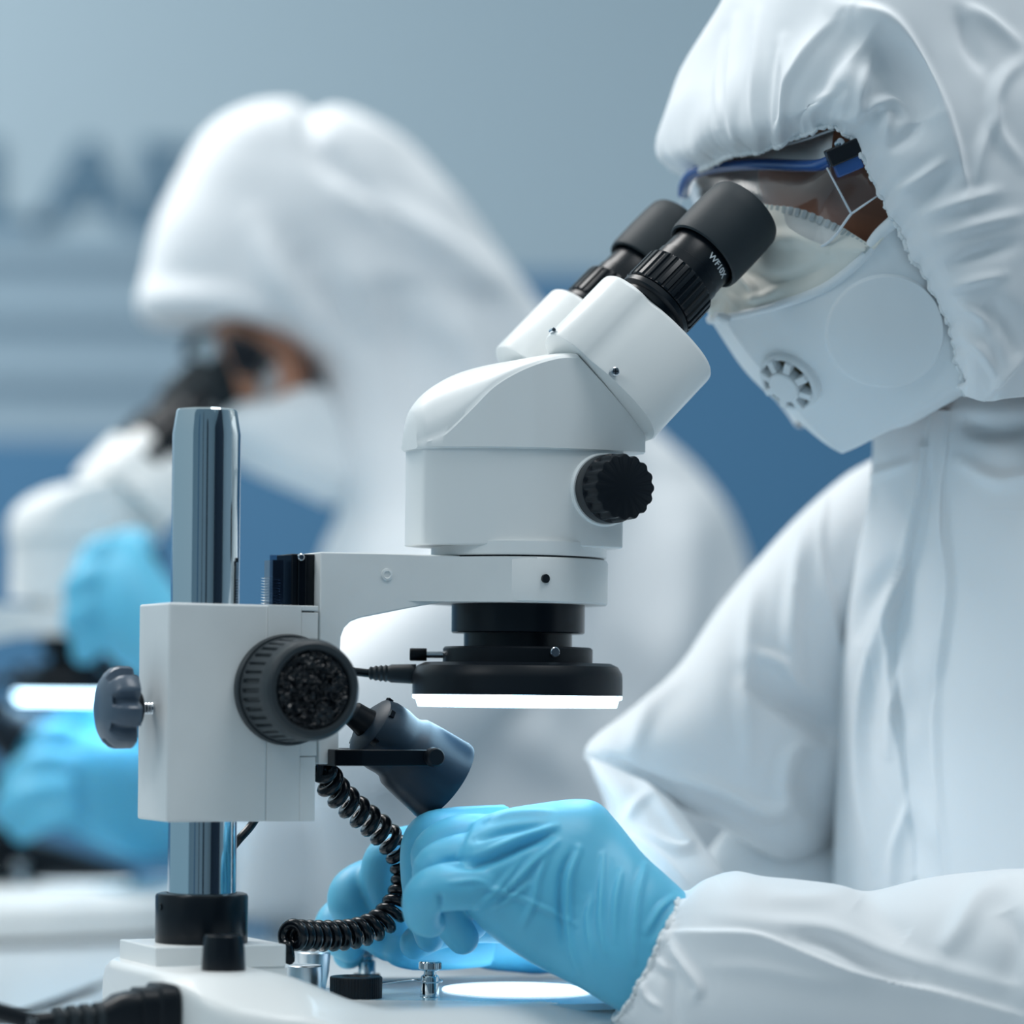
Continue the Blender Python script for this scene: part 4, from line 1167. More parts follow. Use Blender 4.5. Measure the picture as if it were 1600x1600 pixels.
FAR_SLEEVE_FOLDS = [
    ([(1300, 740), (1284, 850), (1300, 960), (1318, 1050), (1335, 1160)], 12, 2.2, 's'),
    ([(1262, 810), (1246, 900), (1236, 1000), (1246, 1060)], 14, 4.5, 'r'),
    ([(1180, 905), (1170, 980), (1166, 1070), (1168, 1200)], 14, 3.0, 'r'),
    ([(1170, 1050), (1220, 1090), (1290, 1130), (1320, 1150)], 20, -8.0, 'b'),
    ([(1180, 1020), (1225, 1040), (1246, 1070)], 10, 4.0, 'r'),
    ([(1255, 1160), (1230, 1185), (1222, 1240)], 9, 4.0, 'r'),
    ([(1040, 1210), (1120, 1235), (1190, 1268), (1222, 1262), (1236, 1235)], 14, 5.0, 'r'),
    ([(1280, 1170), (1265, 1220), (1275, 1280)], 22, -6.0, 'b'),
    ([(1060, 1060), (1010, 1110), (985, 1180)], 16, 3.0, 'r'),
    ([(945, 1180), (1000, 1215), (1060, 1240)], 9, -2.5, 'b'),
]
FAR_FOREARM_FOLDS = [
    ([(930, 1192), (980, 1205), (1010, 1230), (1060, 1300), (1075, 1318), (1050, 1322), (990, 1290)], 8, 2.6, 'r'),
    ([(980, 1300), (1030, 1340), (1080, 1390)], 9, 2.4, 'r'),
    ([(1020, 1235), (990, 1260), (970, 1300)], 9, 1.6, 'r'),
]
NEAR_SLEEVE_FOLDS = [
    ([(1036, 1462), (1100, 1460), (1170, 1462), (1230, 1480), (1310, 1512), (1400, 1535), (1500, 1558), (1600, 1588)], 12, 5.5, 's'),
    ([(1120, 1432), (1200, 1442), (1290, 1450), (1380, 1485), (1450, 1508), (1530, 1530), (1600, 1552)], 15, 2.6, 'r'),
    ([(1240, 1462), (1300, 1475), (1360, 1505), (1430, 1530)], 14, -4.5, 'b'),
    ([(1340, 1405), (1380, 1435), (1420, 1465)], 20, -3.0, 'b'),
    ([(1470, 1490), (1500, 1450), (1530, 1400), (1575, 1372)], 18, 4.0, 'r'),
    ([(1570, 1420), (1590, 1470), (1580, 1540)], 20, -4.0, 'b'),
    ([(1046, 1470), (1060, 1500), (1090, 1540), (1085, 1560)], 10, 4.0, 'r'),
    ([(1050, 1510), (1050, 1560), (1060, 1610)], 12, -3.0, 'b'),
    ([(1110, 1510), (1180, 1512), (1260, 1528), (1330, 1540)], 14, 2.0, 'r'),
    ([(1040, 1450), (1072, 1420), (1100, 1390), (1120, 1372)], 9, 3.0, 's'),
    ([(1000, 1540), (1012, 1560), (1030, 1575)], 6, 3.0, 'r'),
    ([(1020, 1490), (1036, 1510), (1060, 1522)], 7, 2.4, 'r'),
    ([(1200, 1400), (1260, 1405), (1310, 1400)], 14, 2.0, 'r'),
]
MASK_LOW = [
    [(1133, 498, 0.0), (1159, 493, -0.010), (1215, 478, -0.034), (1290, 450, -0.052), (1345, 406, -0.066), (1372, 370, -0.073), (1402, 342, -0.078)],
    [(1160, 536, 0.0), (1188, 529, -0.011), (1250, 512, -0.038), (1320, 484, -0.057), (1380, 448, -0.069), (1420, 420, -0.075), (1450, 400, -0.078)],
    [(1205, 592, 0.0), (1232, 587, -0.0115), (1292, 568, -0.038), (1360, 544, -0.058), (1420, 516, -0.070), (1462, 492, -0.075), (1490, 476, -0.077)],
    [(1256, 648, 0.0), (1284, 642, -0.011), (1338, 622, -0.035), (1396, 600, -0.053), (1448, 574, -0.066), (1484, 552, -0.073), (1510, 536, -0.076)],
    [(1310, 706, 0.0), (1330, 697, -0.009), (1366, 677, -0.025), (1410, 652, -0.044), (1452, 628, -0.058), (1490, 604, -0.068), (1520, 590, -0.072)],
    [(1326, 698, 0.0), (1346, 690, -0.008), (1380, 674, -0.022), (1424, 662, -0.036), (1462, 640, -0.048), (1500, 618, -0.058), (1530, 605, -0.062)],
]
MASK_UP = [
    [(1168, 318, 0.0), (1180, 316, -0.011), (1205, 321, -0.030), (1250, 327, -0.046), (1302, 348, -0.059), (1334, 368, -0.066), (1362, 390, -0.072)],
    [(1152, 380, 0.0), (1170, 380, -0.012), (1206, 384, -0.032), (1258, 382, -0.049), (1308, 384, -0.062), (1340, 388, -0.069), (1368, 388, -0.074)],
    [(1140, 440, 0.0), (1162, 438, -0.012), (1208, 434, -0.034), (1272, 418, -0.051), (1324, 398, -0.064), (1354, 386, -0.071), (1376, 376, -0.076)],
    [(1131, 494, 0.0), (1157, 490, -0.010), (1214, 475, -0.034), (1289, 447, -0.052), (1343, 404, -0.066), (1370, 369, -0.073), (1400, 342, -0.078)],
]
MASK_SEAM = [(1133, 496, 0.0), (1158, 491, -0.0105), (1215, 477, -0.0345), (1290, 448.5, -0.0525), (1345, 405, -0.0665), (1371, 369, -0.0735), (1401, 342, -0.0785)]
MASK_TOP = [(1182, 317, -0.0150), (1205, 321, -0.0308), (1250, 327, -0.0468), (1302, 348, -0.0600), (1334, 368, -0.0668), (1360, 389, -0.0726)]
MASK_FOLDS = [
    ([(1160, 420), (1210, 440), (1260, 430), (1300, 410)], 12, -2.4, 'b'),
    ([(1150, 425), (1175, 450), (1182, 470)], 7, 1.8, 'r'),
    ([(1205, 372), (1250, 374), (1300, 392)], 14, 2.2, 'r'),
    ([(1160, 470), (1200, 462), (1240, 440)], 8, 1.6, 'r'),
    ([(1136, 460), (1146, 470), (1152, 486)], 6, 1.6, 'r'),
]
GOG_RIM = [(1068, 306, 0.062), (1070, 288, 0.058), (1082, 272, 0.050), (1108, 263, 0.036), (1150, 258, 0.013), (1200, 257, -0.014), (1250, 259, -0.040), (1280, 258, -0.058), (1298, 251, -0.066)]
GOG_UP = [(1068, 292, 0.066), (1080, 268, 0.062), (1100, 252, 0.052), (1128, 245, 0.036), (1165, 240, 0.012), (1206, 231, -0.016), (1254, 219, -0.040), (1286, 208, -0.056), (1304, 202, -0.064)]
GOG_LOW = [(1078, 345, 0.058), (1086, 352, 0.052), (1105, 368, 0.042), (1135, 384, 0.028), (1168, 380, 0.006), (1205, 376, -0.020), (1238, 395, -0.040), (1292, 380, -0.060), (1330, 334, -0.071)]
NEAR_PALM = [((1085, 1408), (985, 1588), -0.099, 0.021), ((1040, 1366), (945, 1566), -0.095, 0.024), ((1000, 1328), (900, 1541), -0.087, 0.026), ((965, 1285), (850, 1514), -0.072, 0.030), ((935, 1254), (800, 1486), -0.066, 0.032), ((895, 1248), (758, 1452), -0.060, 0.034), ((835, 1256), (730, 1424), -0.055, 0.036), ((780, 1266), (712, 1396), -0.050, 0.036), ((740, 1284), (705, 1366), -0.046, 0.030)]
NEAR_FINGERS = [
    [(800, 1385, -0.072, 12), (745, 1384, -0.078, 11.5), (690, 1388, -0.079, 11), (662, 1404, -0.076, 9.8), (660, 1430, -0.068, 8.6), (672, 1440, -0.062, 7.6)],
    [(800, 1340, -0.058, 12), (730, 1340, -0.060, 11.5), (680, 1356, -0.058, 10.4), (684, 1400, -0.052, 9.6), (704, 1440, -0.048, 9), (722, 1466, -0.045, 7.8)],
    [(800, 1312, -0.040, 12), (720, 1312, -0.040, 11.5), (676, 1334, -0.036, 10.4), (690, 1385, -0.030, 9.4), (716, 1420, -0.026, 8.8), (738, 1444, -0.022, 7.6)],
    [(790, 1296, -0.018, 12), (715, 1297, -0.017, 11), (668, 1306, -0.015, 10.2), (654, 1342, -0.012, 9.2), (660, 1410, -0.010, 8.6), (672, 1464, -0.008, 7.6)],
    [(880, 1420, -0.035, 16), (800, 1430, -0.018, 13.5), (730, 1440, -0.004, 11), (680, 1455, 0.006, 9.6), (650, 1474, 0.010, 8.4)],
]
FAR_PALM = [((935, 1385), (950, 1500), 0.056, 0.026), ((880, 1380), (895, 1515), 0.056, 0.028), ((820, 1360), (830, 1522), 0.056, 0.030), ((750, 1340), (750, 1512), 0.056, 0.030), ((690, 1320), (680, 1490), 0.056, 0.028), ((650, 1325), (640, 1450), 0.056, 0.024)]
FAR_FINGERS = [
    [(720, 1345, 0.040, 12), (650, 1325, 0.040, 11.5), (604, 1342, 0.038, 11), (598, 1388, 0.038, 9.8), (622, 1440, 0.036, 9), (638, 1472, 0.033, 8)],
    [(710, 1375, 0.055, 12), (620, 1368, 0.056, 11.5), (556, 1386, 0.054, 11), (546, 1420, 0.048, 10), (580, 1455, 0.044, 9), (606, 1478, 0.040, 8)],
    [(700, 1410, 0.070, 12), (600, 1415, 0.072, 11.5), (536, 1432, 0.070, 10.6), (522, 1458, 0.064, 9.6), (545, 1478, 0.056, 8.4)],
    [(690, 1450, 0.078, 11), (620, 1460, 0.08, 10.4), (566, 1472, 0.078, 9.4), (545, 1490, 0.072, 8.2)],
    [(760, 1470, 0.035, 13), (690, 1482, 0.036, 11), (652, 1486, 0.034, 9.6), (626, 1486, 0.032, 8.4)],
]
GLOVE_FOLDS = [
    ([(870, 1315), (835, 1345), (795, 1385), (750, 1418)], 6, 1.9, 'r'),
    ([(858, 1330), (840, 1370), (832, 1410), (815, 1450)], 6, 1.7, 'r'),
    ([(905, 1325), (888, 1370), (886, 1420), (893, 1480), (905, 1520)], 6, 2.2, 'r'),
    ([(895, 1330), (878, 1370), (876, 1420), (880, 1470)], 6, -1.6, 'b'),
    ([(942, 1335), (940, 1390), (938, 1440), (945, 1490)], 5, 1.6, 'r'),
    ([(970, 1360), (962, 1410), (960, 1470)], 5, 1.6, 'r'),
    ([(1008, 1352), (996, 1400), (990, 1460), (992, 1500)], 6, 1.8, 'r'),
    ([(1055, 1398), (1030, 1420), (1010, 1455)], 5, 1.8, 'r'),
    ([(1065, 1400), (1040, 1440), (1020, 1480)], 5, 1.6, 'r'),
    ([(745, 1385), (790, 1395), (840, 1415), (900, 1445)], 4, 1.0, 'r'),
    ([(760, 1282), (800, 1272), (860, 1268)], 5, 1.6, 'r'),
    ([(740, 1312), (790, 1296), (850, 1288)], 6, -2.0, 'b'),
    ([(760, 1330), (810, 1310), (870, 1290)], 6, 1.8, 'r'),
    ([(700, 1350), (760, 1346), (820, 1320), (865, 1300)], 8, -2.6, 'b'),
    ([(735, 1424), (770, 1395), (810, 1350)], 5, 1.4, 'r'),
    ([(770, 1420), (800, 1400), (826, 1380)], 5, 1.2, 'r'),
    ([(925, 1400), (918, 1440), (926, 1500)], 5, 1.0, 'r'),
    ([(688, 1425), (690, 1408), (684, 1398)], 4, -1.6, 'b'),
    ([(700, 1380), (740, 1376), (765, 1382)], 4, 0.9, 'r'),
]

# ------------------------------------------------------------------ the far person
def far_person():
    base = L2W(DU + 0.50, DV, 0.0); base.z = 0.0
    R = empty('person', base)
    tag(R, 'person in white hooded coverall, out of focus, bent over the farther microscope', 'person')
    mb = MB()
    v0 = DV
    b = tube_cloth([((440, 176), (520, 174), v0, 0.010), ((400, 180), (560, 184), v0, 0.05), ((340, 212), (622, 226), v0, 0.085), ((290, 270), (682, 292), v0, 0.100), ((250, 345), (732, 340), v0, 0.106), ((230, 425), (786, 402), v0, 0.108), ((224, 478), (830, 450), v0, 0.108), ((248, 500), (860, 485), v0 + .005, 0.108), ((390, 520), (915, 548), v0 + .01, 0.108), ((470, 562), (970, 610), v0 + .02, 0.115), ((506, 640), (1030, 680), v0 + .03, 0.13), ((516, 720), (1090, 742), v0 + .03, 0.145), ((520, 800), (1136, 812), v0 + .03, 0.16), ((500, 860), (1160, 885), v0 + .03, 0.17), ((485, 950), (1168, 960), v0 + .03, 0.175), ((450, 1100), (1165, 1100), v0 + .03, 0.18), ((420, 1280), (1150, 1280), v0 + .03, 0.18), ((420, 1460), (1120, 1460), v0 + .03, 0.18), ((470, 1640), (1080, 1640), v0 + .03, 0.17), ((500, 1760), (1050, 1760), v0 + .03, 0.15)], 360, 300, 2.7)
    b.wrinkle(0.010, 7, 5).wrinkle(0.003, 18, 3)
    b.strokes(FAR_FOLDS)
    q = project(b.P.reshape(-1, 3)).reshape(*b.P.shape[:2], 2)     # dent between the two humps of the hood seam
    b.P[..., 2] -= 0.0075 * np.exp(-((q[..., 0] - 490) / 20) ** 2) * (1 - sstep(170, 300, q[..., 1]))
    b.mb(mb, True, True)
    s1 = tube_cloth([((262, 985), (240, 1075), v0 - 0.115, 0.045), ((330, 1000), (300, 1110), v0 - 0.125, 0.05), ((420, 1010), (400, 1200), v0 - 0.15, 0.058), ((540, 980), (520, 1240), v0 - 0.17, 0.07), ((640, 900), (700, 1200), v0 - 0.17, 0.07), ((720, 820), (840, 1050), v0 - 0.15, 0.07), ((760, 760), (900, 900), v0 - 0.12, 0.06)], 120, 120, 2.3)
    s1.wrinkle(0.006, 12, 9); s1.mb(mb, True, True)
    s3 = tube_cloth([((385, 1240), (560, 1240), v0 - .05, 0.03), ((368, 1300), (570, 1300), v0 - .05, 0.05), ((358, 1380), (570, 1380), v0 - .05, 0.055), ((354, 1420), (565, 1420), v0 - .05, 0.05), ((366, 1442), (550, 1442), v0 - .05, 0.03)], 60, 90, 2.6)
    s3.wrinkle(0.006, 12, 22); s3.mb(mb, True, True)
    s2 = tube_cloth([((300, 1220), (290, 1330), v0 + 0.03, 0.04), ((380, 1240), (370, 1400), v0 + 0.03, 0.05), ((480, 1250), (470, 1470), v0 + 0.04, 0.06), ((620, 1220), (620, 1480), v0 + 0.06, 0.06)], 80, 100, 2.3)
    s2.wrinkle(0.006, 12, 2); s2.mb(mb, True, True)
    for s in (1, -1):
        for (a, b_, ra, rb) in (((0.52, 0.10 * s, -0.23), (0.24, 0.13 * s, -0.20), 0.085, 0.065), ((0.24, 0.13 * s, -0.19), (0.30, 0.14 * s, -0.735), 0.064, 0.05)):
            A_, B_ = L2W(a[0] + DU, a[1] + DV, a[2]), L2W(b_[0] + DU, b_[1] + DV, b_[2])
            mb.tube([A_.lerp(B_, k / 10) for k in range(11)], [ra + (rb - ra) * k / 10 for k in range(11)], 28)
    mb.build('coverall', M['suit'], R, 180, True)
    # head
    mb = MB()
    sect(mb, [((330, 470), (455, 470), v0, 0.05), ((336, 530), (474, 520), v0, 0.066), ((348, 580), (486, 585), v0 - .004, 0.072), ((352, 640), (492, 645), v0, 0.070), ((400, 710), (505, 710), v0, 0.05), ((470, 770), (600, 760), v0, 0.04)], 60, 60, 2.1)
    remesh_obj(mb, 'body', M['skin'], R, 0.004, 4)
    # mask
    mk = tube_cloth([((340, 630), (530, 612), v0 + .004, 0.064), ((330, 662), (546, 650), v0 + .004, 0.086), ((334, 700), (560, 700), v0 + .004, 0.088), ((405, 744), (575, 748), v0 + .004, 0.076), ((505, 786), (580, 780), v0, 0.04)], 60, 80, 2.2)
    mb = MB(); mk.wrinkle(0.002, 20, 3).mb(mb, True, True); mb.build('face_mask', M['mask'], R, 180, True)
    # goggles
    g = empty('goggles', (0, 0, 0)); g.parent = R
    rim = catmull([list(PV(*q)) for q in ((292, 556, v0 + .05), (300, 530, v0 + .04), (330, 520, v0 + .01), (372, 528, v0 - .04), (402, 545, v0 - .07), (430, 566, v0 - .078))], 50)
    MB().tube(rim, [0.0045] * 50, 10).build('goggle_frame', M['goggle_black'], g, 180, True)
    bevel(MB().loft([[tuple(PV(x, y, v0 + dv)) for x, y in ((345, 518), (400, 530), (412, 592), (368, 586))] for dv in (-0.086, -0.066)]).build('hinge_clip', M['goggle_black'], g, 30, True), 0.004, 2)  # oversized black block, added to darken the eye region
    low = catmull([list(PV(*q)) for q in ((300, 610, v0 + .05), (308, 622, v0 + .04), (330, 632, v0 + .01), (372, 634, v0 - .04), (412, 625, v0 - .07), (440, 600, v0 - .078))], 50)
    mb = MB(); Cloth(np.stack([rim * (1 - t) + low * t for t in np.linspace(0, 1, 14)])).mb(mb); mb.build('goggle_lens', M['lens_top'], g, 180, True)
    # gloves
    mb = MB()
    sect(mb, [((330, 990), (300, 1100), v0 - 0.125, 0.035), ((262, 905), (238, 1070), v0 - 0.115, 0.040), ((225, 850), (175, 1030), v0 - 0.105, 0.042), ((195, 838), (150, 975), v0 - 0.10, 0.036)], 50, 40)
    for q in ([(200, 866, v0 - .11, 13), (160, 862, v0 - .115, 12), (136, 892, v0 - .11, 11), (150, 930, v0 - .10, 10)],
              [(190, 900, v0 - .115, 13), (145, 900, v0 - .12, 12), (120, 926, v0 - .115, 11), (136, 955, v0 - .105, 10)],
              [(185, 935, v0 - .115, 13), (140, 945, v0 - .12, 12), (118, 972, v0 - .115, 11), (134, 995, v0 - .105, 10)],
              [(190, 975, v0 - .11, 13), (150, 995, v0 - .115, 12), (132, 1018, v0 - .11, 10)],
              [(230, 860, v0 - .08, 14), (200, 850, v0 - .07, 12), (170, 862, v0 - .06, 10)]): chain(mb, q)
    remesh_obj(mb, 'glove', M['glove'], R, 0.0025, 6)
    mb = MB()
    sect(mb, [((330, 1230), (310, 1330), v0 + 0.02, 0.032), ((255, 1175), (235, 1345), v0 + 0.0, 0.040), ((190, 1150), (160, 1325), v0 - 0.01, 0.042), ((130, 1135), (90, 1290), v0 - 0.01, 0.036)], 50, 40)
    for q in ([(120, 1160, v0 - .02, 13), (80, 1150, v0 - .025, 12), (50, 1180, v0 - .02, 11), (60, 1225, v0 - .01, 10)],
              [(110, 1200, v0 - .035, 13), (55, 1195, v0 - .04, 12), (20, 1225, v0 - .035, 11), (30, 1260, v0 - .02, 10)],
              [(105, 1235, v0 - .045, 13), (45, 1240, v0 - .05, 12), (10, 1265, v0 - .045, 11), (30, 1290, v0 - .03, 10)],
              [(110, 1265, v0 - .05, 12), (60, 1280, v0 - .052, 11), (35, 1300, v0 - .045, 9)],
              [(180, 1150, v0 + .0, 14), (150, 1110, v0 + .0, 12), (110, 1100, v0 + .0, 10)]): chain(mb, q)
    remesh_obj(mb, 'glove', M['glove'], R, 0.0025, 6)
    return R

FAR_FOLDS = [
    ([(470, 165), (484, 185), (500, 230), (560, 290), (640, 360)], 16, -9, 'b'),
    ([(540, 300), (640, 350), (760, 440), (830, 520)], 26, 12, 'r'),
    ([(400, 350), (430, 420), (480, 500), (540, 560)], 26, 9, 'r'),
    ([(470, 380), (510, 450), (560, 530)], 26, -10, 'b'),
    ([(225, 470), (290, 465), (390, 480), (470, 530)], 20, 8, 'r'),
    ([(620, 420), (640, 560), (680, 700)], 40, -10, 'b'),
    ([(700, 480), (760, 600), (800, 740)], 34, 12, 'r'),
    ([(1000, 700), (980, 850), (960, 1000), (980, 1150)], 40, -16, 'b'),
    ([(1080, 800), (1070, 950), (1040, 1100)], 36, 10, 'r'),
    ([(700, 1120), (800, 1150), (900, 1220)], 40, 12, 'r'),
    ([(560, 1100), (620, 1180), (640, 1280)], 40, -12, 'b'),
    ([(840, 930), (860, 1050), (820, 1200)], 40, 10, 'r'),
    ([(470, 1000), (540, 1080), (560, 1200)], 36, 12, 'r'),
]
near_p = near_person()
far_p = far_person()
# ------------------------------------------------------------------ setting
M['wall'] = mat('wall_paint', (0.35, 0.45, 0.515), 0.7, bump=(0.05, 60, 0.002))
M['wall_low'] = mat('wall_lower', (0.055, 0.178, 0.325), 0.5)
M['slat'] = mat('slat_panel', (0.235, 0.33, 0.405), 0.45)
M['letter'] = mat('letter_blue', (0.055, 0.14, 0.22), 0.5)
M['dark_panel'] = mat('dark_reflection_panel', (0.02, 0.035, 0.06), 0.4)  # for the unseen panels added for the post to reflect
M['floor'] = mat('floor_vinyl', (0.30, 0.40, 0.48), 0.35, mottle=(0.1, 8))
M['bench'] = mat('bench_top', (0.47, 0.53, 0.57), 0.30, mottle=(0.04, 20))
M['bench_leg'] = mat('bench_leg', (0.5, 0.53, 0.56), 0.4)
YW = 4.8
def kind(o): o['kind'] = 'structure'; return o
kind(MB().box((-3.6, -2.6, -0.1), (3.1, YW + 0.2, 0.0)).build('floor', M['floor'], None, 0))
kind(MB().box((-3.6, YW, 0.0), (3.02, YW + 0.12, 3.0)).build('wall_back', M['wall'], None, 0))
kind(MB().box((-3.6, -2.6, 0.0), (3.02, -2.48, 3.0)).build('wall_front', M['wall'], None, 0))  # unseen wall, put in for the chrome post to mirror
kind(MB().box((2.9, -2.48, 0.0), (3.02, YW, 3.0)).build('wall_right', M['wall'], None, 0))  # also out of view, added for the post's reflections
# unseen dark panels beside and behind the camera, added for reflections in the chrome
for k, (a, b, m_) in enumerate((((2.4, -2.3, 0.0), (2.9, 0.1, 2.3), 'dark_panel'), ((-0.62, -2.48, 0.0), (-0.50, -2.42, 2.6), 'dark_panel'), ((0.30, -2.48, 0.0), (0.62, -2.40, 2.4), 'dark_panel'), ((-1.7, -2.48, 0.0), (-1.5, -2.42, 2.6), 'wall_low'))):
    kind(MB().box(a, b).build('trim_%d' % (k + 3), M[m_], None, 0))
# painted lower wall panel with a cap rail
zd = W(900, 432, YW).z; zl = W(100, 690, YW).z
xs_ = W(620, 500, YW).x
kind(MB().box((xs_, YW - 0.02, 0.0), (2.9, YW, zd)).add(*((lambda m: (m.v, m.f))(MB().box((-3.6, YW - 0.02, 0.0), (xs_, YW, zl))))).build('trim_1', M['wall_low'], None, 0))
# horizontal slat panel at the left
sl = MB()
xa, xb = -3.0, xs_
for k in range(4):
    zc = W(100, 392 + 96 * k, YW).z
    prof = [(0.0, 0.030), (0.012, 0.026), (0.022, 0.012), (0.026, -0.004), (0.020, -0.022), (0.006, -0.032), (0.0, -0.034)]
    v = [(xa, YW - d * 0.6, zc + h) for d, h in prof] + [(xb, YW - d * 0.6, zc + h) for d, h in prof]
    n = len(prof)
    sl.add(v, [tuple(range(n)), tuple(reversed(range(n, 2 * n)))] + [(i, i + n, (i + 1) % n + n, (i + 1) % n) for i in range(n)])
sl.box((xa, YW - 0.004, zl), (xb, YW, W(100, 378, YW).z))
kind(sl.build('trim_2', M['slat'], None, 40))
# wall lettering
vs, fs = text_mesh('LAB', 0.186, 0.004, 0.004, 0.9)
cx = W(126, 302, YW)
lt = build('wall_lettering', [(v.x * 1.24 + cx.x + 0.02, YW - 0.004 - v.z, v.y + cx.z) for v in vs], fs, M['letter'], None, 0)
tag(lt, 'blurred blue capital letters LAB on the grey wall above the slats', 'sign')
# bench
bn = empty('laboratory_bench', L2W(0, 0, -TZ), YAW)
tag(bn, 'long white laboratory bench carrying both microscopes', 'bench')
bevel(MB().box((-0.62, -0.42, TZ - 0.032), (0.36, 2.2, TZ)).build('bench_top', M['bench'], bn), 0.003, 3)
for (u, v) in ((-0.56, -0.36), (0.30, -0.36), (-0.56, 2.1), (0.30, 2.1)):
    MB().box((u - 0.025, v - 0.025, 0), (u + 0.025, v + 0.025, TZ - 0.032)).build('leg', M['bench_leg'], bn, 0)
MB().box((-0.56, -0.36, TZ - 0.09), (-0.54, 2.1, TZ - 0.032)).build('apron', M['bench_leg'], bn, 0)

# power cord plugged into the near microscope
def power_cord():
    pv = -0.064
    R = empty('power_cord', L2W(-0.09, -0.05, 0.0))
    tag(R, 'black power cord plugged into the back of the sharp microscope base', 'cord')
    ue = S(259, 1570, pv)[0]
    zc = S(150, 1596, pv - 0.01)[1]
    def pt(t, dv=0, dz=0):      # t metres back along -u from the socket
        return L2W(ue - t * 0.72, pv + dv, zc + dz)
    def ring(t, hw, hh, ex=4.0, n=36, dz=0.0):
        o = []
        for a in np.linspace(0, 2 * PI, n, endpoint=False):
            c, s = math.cos(a), math.sin(a)
            o.append(pt(t, hw * math.copysign(abs(c) ** (2 / ex), c), dz + hh * math.copysign(abs(s) ** (2 / ex), s)))
        return o
    MB().loft([ring(-0.004, 0.0130, 0.0145), ring(0.0, 0.0135, 0.0150), ring(0.0075, 0.0135, 0.0150), ring(0.0085, 0.0128, 0.0142), ring(0.0095, 0.0120, 0.0132), ring(0.0185, 0.0120, 0.0132), ring(0.0195, 0.0112, 0.0122)]).build('plug_flange', M['black'], R, 30, True)
    MB().loft([ring(0.015, 0.0108, 0.0118), ring(0.024, 0.0106, 0.0118), ring(0.032, 0.0098, 0.0105), ring(0.038, 0.0082, 0.0080, 3), ring(0.043, 0.0068, 0.0066, 2.5)]).build('plug_body', M['black'], R, 40, True)
    rr = []
    for k in range(40):
        t = 0.041 + k * 0.00085
        ph = (k % 10) / 10
        r = 0.0074 - k * 0.00004 - (0.0022 if 0.55 < ph < 0.95 else 0)
        rr.append(ring(t, r, r, 2.4, 28))
    MB().loft(rr).build('strain_relief', M['rubber'], R, 35, True)
    cv = catmull([pt(0.072), pt(0.085), pt(0.105, -0.002, 0.0045), pt(0.14, -0.006, 0.0110), pt(0.20, -0.012, 0.0160), pt(0.30, -0.02, 0.008), pt(0.42, -0.03, -0.012)], 70)
    c = MB().tube(cv, 0.0039, 20).build('cable', M['black'], R, 60, True)
    vs, fs = text_mesh('VDE', 0.0042, 0.00004, 0.00004)
    o = []
    k0 = int(np.abs(project(np.array(cv))[:, 0] - 48).argmin())
    a = np.array(cv[k0]); tgt = (np.array(cv[k0 + 3]) - np.array(cv[k0])); tgt /= np.linalg.norm(tgt)
    tgt = Vector(tgt)                     # towards the left of the picture
    n0 = (Vector((0, 0, ZE)) - Vector(a)).normalized(); n0 = (n0 - tgt * n0.dot(tgt)).normalized()
    y0 = n0.cross(tgt).normalized()
    for v in vs:
        th = v.y / 0.0039
        o.append(Vector(a) + tgt * v.x + (n0 * math.cos(th) + y0 * math.sin(th)) * (0.00393 + v.z))
    build('lettering', o, fs, M['label_grey'], c, 0, True)
power_cord()

# added dark block for an unidentified dark shape under the far hand
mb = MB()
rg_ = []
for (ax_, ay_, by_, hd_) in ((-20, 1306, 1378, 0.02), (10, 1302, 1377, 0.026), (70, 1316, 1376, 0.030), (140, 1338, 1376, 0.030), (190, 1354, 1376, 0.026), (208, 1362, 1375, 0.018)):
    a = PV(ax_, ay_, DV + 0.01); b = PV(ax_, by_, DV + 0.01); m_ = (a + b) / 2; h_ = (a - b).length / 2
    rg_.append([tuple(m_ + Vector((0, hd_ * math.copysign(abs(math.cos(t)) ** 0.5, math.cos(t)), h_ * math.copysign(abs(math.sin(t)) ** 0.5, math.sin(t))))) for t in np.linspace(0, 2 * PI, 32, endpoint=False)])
db = mb.loft(rg_).build('unknown_dark_block', M['black'], None, 50)
tag(db, 'blurred black wedge added for an unidentified dark shape under the farther gloved hand', 'block')
# ------------------------------------------------------------------ light, world, camera
def area(name, loc, target, size, power, col, sy=None):
    l = bpy.data.lights.new(name, 'AREA'); l.energy = power; l.color = col
    l.shape = 'RECTANGLE'; l.size = size; l.size_y = sy or size
    o = bpy.data.objects.new(name, l); COL.objects.link(o)
    o.location = loc
    o.rotation_euler = (Vector(target) - Vector(loc)).to_track_quat('-Z', 'Y').to_euler()
    return o
area('ceiling_panel_light', (-0.9, 2.3, 2.7), (0.1, 1.75, 0.95), 0.9, 23, (1.0, 0.98, 0.96))
area('ceiling_panel_light', (0.6, 1.2, 2.8), (0.3, 1.6, 1.0), 0.9, 12, (0.96, 0.98, 1.0))
area('ceiling_panel_light', (-1.6, 0.2, 2.6), (-0.1, 1.6, 1.0), 0.8, 7, (0.95, 0.98, 1.0))
area('wall_light', (-2.3, 3.3, 2.65), (-1.7, 4.8, 1.75), 1.1, 44, (1.0, 0.985, 0.96))
wd_ = bpy.data.worlds.new('room_ambience'); SC.world = wd_; wd_.use_nodes = True
nt = wd_.node_tree; bg = nt.nodes['Background']
tc = nt.nodes.new('ShaderNodeTexCoord'); sx = nt.nodes.new('ShaderNodeSeparateXYZ'); mr = nt.nodes.new('ShaderNodeMapRange')
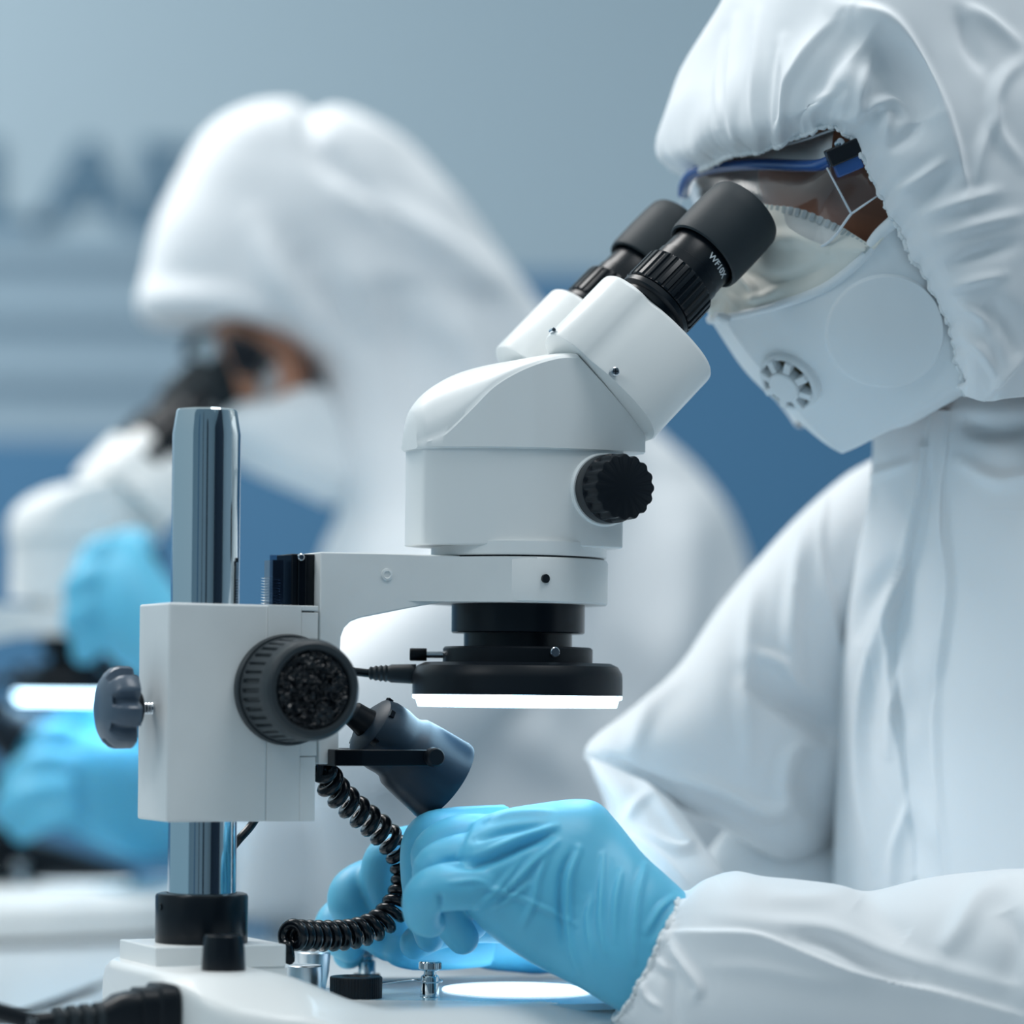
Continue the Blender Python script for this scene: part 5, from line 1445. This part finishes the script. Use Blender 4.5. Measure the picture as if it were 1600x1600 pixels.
mr.inputs['From Min'].default_value = -0.35; mr.inputs['From Max'].default_value = 0.8
cm = nt.nodes.new('ShaderNodeMix'); cm.data_type = 'RGBA'
cm.inputs['A'].default_value = (0.20, 0.45, 0.62, 1); cm.inputs['B'].default_value = (0.75, 0.88, 0.92, 1)
nt.links.new(tc.outputs['Generated'], sx.inputs[0]); nt.links.new(sx.outputs['Z'], mr.inputs['Value'])
nt.links.new(mr.outputs[0], cm.inputs['Factor']); nt.links.new(cm.outputs['Result'], bg.inputs[0])
bg.inputs[1].default_value = 0.55

cam = bpy.data.cameras.new('camera'); co = bpy.data.objects.new('camera', cam); COL.objects.link(co)
cam.sensor_width = 36; cam.lens = F / 1600 * 36
cam.shift_y = (HZ - 800) / 1600
co.matrix_world = Matrix(((CR, -SR, 0, 0), (0, 0, -1, 0), (SR, CR, 0, ZE), (0, 0, 0, 1)))
cam.dof.use_dof = True; cam.dof.focus_distance = 1.535; cam.dof.aperture_fstop = 3.7
cam.clip_start = 0.02; cam.clip_end = 50
SC.camera = co
SC.view_settings.view_transform = 'Standard'; SC.view_settings.look = 'None'
SC.view_settings.gamma = 1; SC.view_settings.use_curve_mapping = False
SC.view_settings.exposure = 0.32
SC.cycles.use_denoising = True
SC.cycles.max_bounces = 8; SC.cycles.transparent_max_bounces = 12
SC.cycles.sample_clamp_indirect = 4.0

for o in bpy.data.objects:
    L = {'post': 'polished chrome post', 'star_grip': 'grey lobed grip', 'ring_light': 'black ring light with white glowing underside', 'crinkled_cap': 'glossy black crinkled cap',
         'stage_disc': 'glowing white round stage disc', 'lock_knob': 'grey star knob on a short screw', 'goggles': 'clear goggles with blue rim', 'eyecup': 'soft grey rubber eyecup',
         'stage_clip': 'shiny metal clip post', 'coiled_cord': 'glossy black coiled cord', 'nose_panel': 'cream wrinkled upper panel', 'exhale_valve': 'round slotted valve',
         'spot_lamp': 'dark blue-black swivel lamp', 'control_knob': 'brushed metal knob'}.get(o.name.split('.')[0])
    if L and o.parent is not None: o['label'] = L
